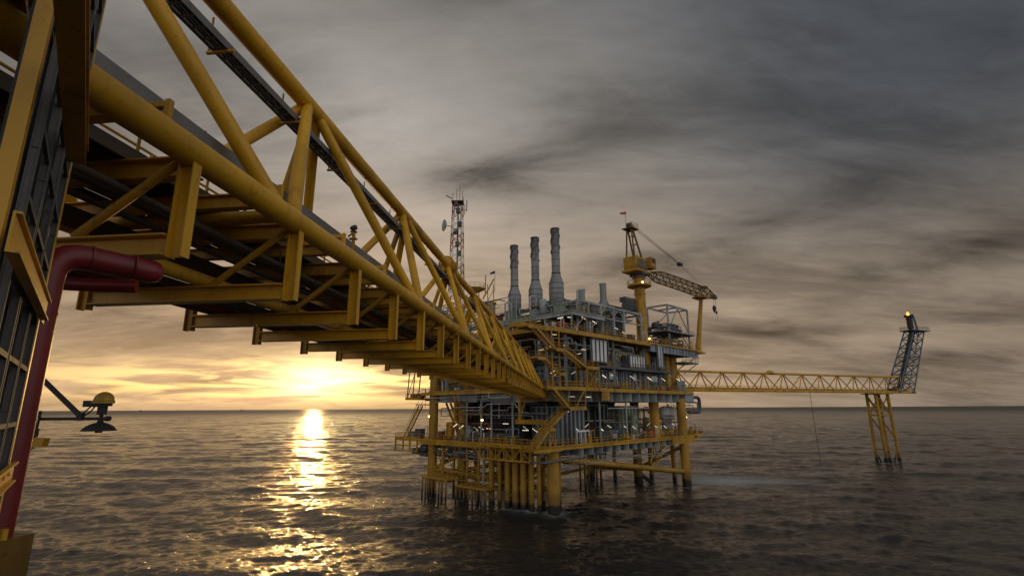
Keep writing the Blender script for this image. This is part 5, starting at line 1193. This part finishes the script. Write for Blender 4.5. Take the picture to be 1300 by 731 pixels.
for a in np.arange(0, FLn, 2.2): mb.tube((a, -1.75, fbz0), (a, -1.75, fbz0 + 1.25), .05, n=4)
mb.build('railing', YELF, fbr)
mb = MB(FB); mb.lathe((48.3, 0, fbz1 + .1), [(1.25, 0), (1.1, .45), (.5, .8), (.1, .9)], 14); mb.build('flange_joint', YEL, fbr)
for b, r, lab in ((.5, .3, 'flare line pipe laid along the middle of the flare bridge floor'), (1.2, .16, 'thin pipe laid on the far side of the flare bridge floor')): MB(FB).tube((6, b, fbz0 + .25 + r), (FLn, b, fbz0 + .25 + r), r, n=10).build('pipe', YELD if r > .2 else GREY, None, lab, 'pipe')
fs = thing('flare_support', 'yellow four legged braced support standing in the sea under the flare end of the bridge', 'support', FB(94, 0, 0))
sa0, sa1 = 94.2, 100.4
for a in (sa0, sa1):
    for b in (-1.5, 1.5): MB(FB).tube((a + (.6 if a > sa0 else .2), b * 1.1, -5), (a, b, fbz0 - .3), .52, n=16).build('leg', LEG, fs)
mb = MB(FB)
for b in (-1.5, 1.5):
    for z0, z1 in ((21.6, 15.2), (15.0, 8.0)):
        mb.tube((sa0, b, z0), (sa1, b, z1), .22, n=8)
    mb.tube((sa1, b, 21.6), (sa0, b, 15.2), .2, n=8)
    mb.tube((sa0, b, 15.1), (sa1, b, 15.1), .24, n=8); mb.tube((sa0, b, 4.2), (sa1, b, 4.2), .2, n=8); mb.tube((sa0, b * 1.1, 4), ((sa0 + sa1) / 2, b * 1.1, -1.5), .26, n=8); mb.tube((sa1, b * 1.1, 4), ((sa0 + sa1) / 2, b * 1.1, -1.5), .26, n=8)
for a in (sa0, sa1):
    for z in (15.1, 4.2): mb.tube((a, -1.6, z), (a, 1.6, z), .2, n=8)
    mb.tube((a, -1.5, 15), (a, 1.5, 21.6), .18, n=8)
mb.box(sa0 - .8, -3, fbz0 - .75, sa1 + .8, 3, fbz0 - .45)
mb.build('bracing', LEG, fs)
ft = thing('flare_tower', 'leaning dark blue grey lattice flare tower at the end of the flare bridge', 'flare tower', FB(108, 0, 23))
def fcor(k, z):
    f = (z - 22.6) / 22.4; a0, a1 = (103.6, 112.6) if k in (0, 3) else (0, 0)
    lo = (106.0, 114.0); hi = (121.4, 127.6); aa = (lo[0] + (hi[0] - lo[0]) * f, lo[1] + (hi[1] - lo[1]) * f); bb = 2.2 - .6 * f
    return V(FB(aa[0] if k in (0, 3) else aa[1], -bb if k < 2 else bb, z))
lattice(fcor, [22.6 + 3.2 * k for k in range(8)], lambda i: FLARE, ft, .25, .12, 'lattice_section')
mb = MB(FB); mb.box(120.0, -2.4, 45.0, 129.9, 2.4, 45.3); mb.build('top_platform', GREYD, ft)
mb = MB(FB)
for z in (46, 46.6): mb.path([(120.1, -2.3, z), (129.8, -2.3, z), (129.8, 2.3, z), (120.1, 2.3, z), (120.1, -2.3, z)], .06, 4)
for a in np.arange(120.1, 129.9, 1.38):
    for b in (-2.3, 2.3): mb.tube((a, b, 45.3), (a, b, 46.6), .06, n=4)
mb.build('railing', GREYD, ft)
mb = MB(FB); mb.path([(104, 0, 23.4), (110, 0, 24.5), (122.6, 0, 45), (122.9, 0, 50.2)], .55, 12, 1.5); mb.tube((122.8, 0, 46), (122.9, 0, 50.4), 1.0, n=16); mb.tube((122.9, 0, 50.4), (122.9, 0, 51.2), 1.5, n=16); mb.build('flare_tip', DARK, ft)
mb = MB(FB); mb.path([(112, 1, 24), (124.6, 1, 45), (125.0, 1, 46)], .28, 8, 1); mb.tube((126.9, 0, 45.3), (125.6, 0, 51.0), .4, n=8); mb.path([(113.6, -1, 24), (125.6, -1, 45)], .2, 8); mb.build('riser', BLUEG, ft)
fm = MB(FB); fm.lathe((122.6, 0, 51.0), [(.5, 0), (.7, .25), (.45, .7), (.15, 1.3)], 10); fm.lathe((121.7, -.5, 50.8), [(.3, 0), (.5, .3), (.1, .8)], 8); fm.build('flame', FLAME, None, 'small orange flame burning on the tip of the flare tower', 'flame')
MB(FB).tube((62, -2.1, fbz0), (62.4, -2.2, .2), .07, n=5).build('rope', DARK, None, 'thin dark rope hanging from the flare bridge down to the sea', 'rope')

# ------------------------------------------------------------------ far ships on the horizon
def ship(x, y, L, lab):
    o = thing('ship', lab, 'ship', (x, y, 0), 'ships on the horizon')
    mb = MB(); mb.prism([(x - L / 2, y, 0), (x + L / 2 - 8, y, 0), (x + L / 2, y, 8), (x - L / 2, y, 7)], (0, 1, 0), 18); mb.build('hull', DARK, o)
    mb = MB(); mb.box(x - L * .4, y + 2, 7, x - L * .2, y + 16, 22); mb.build('superstructure', GREY, o)
    mb = MB(); mb.tube((x + L * .1, y + 9, 7), (x + L * .1, y + 9, 30), .8, n=6); mb.tube((x - L * .3, y + 9, 22), (x - L * .3, y + 9, 34), .6, n=6); mb.build('mast', GREYD, o)
ship(-4620, 9000, 90, 'tiny dark ship on the horizon left of the sun'); ship(-6500, 9200, 70, 'tiny dark ship on the horizon beside the amber lantern')
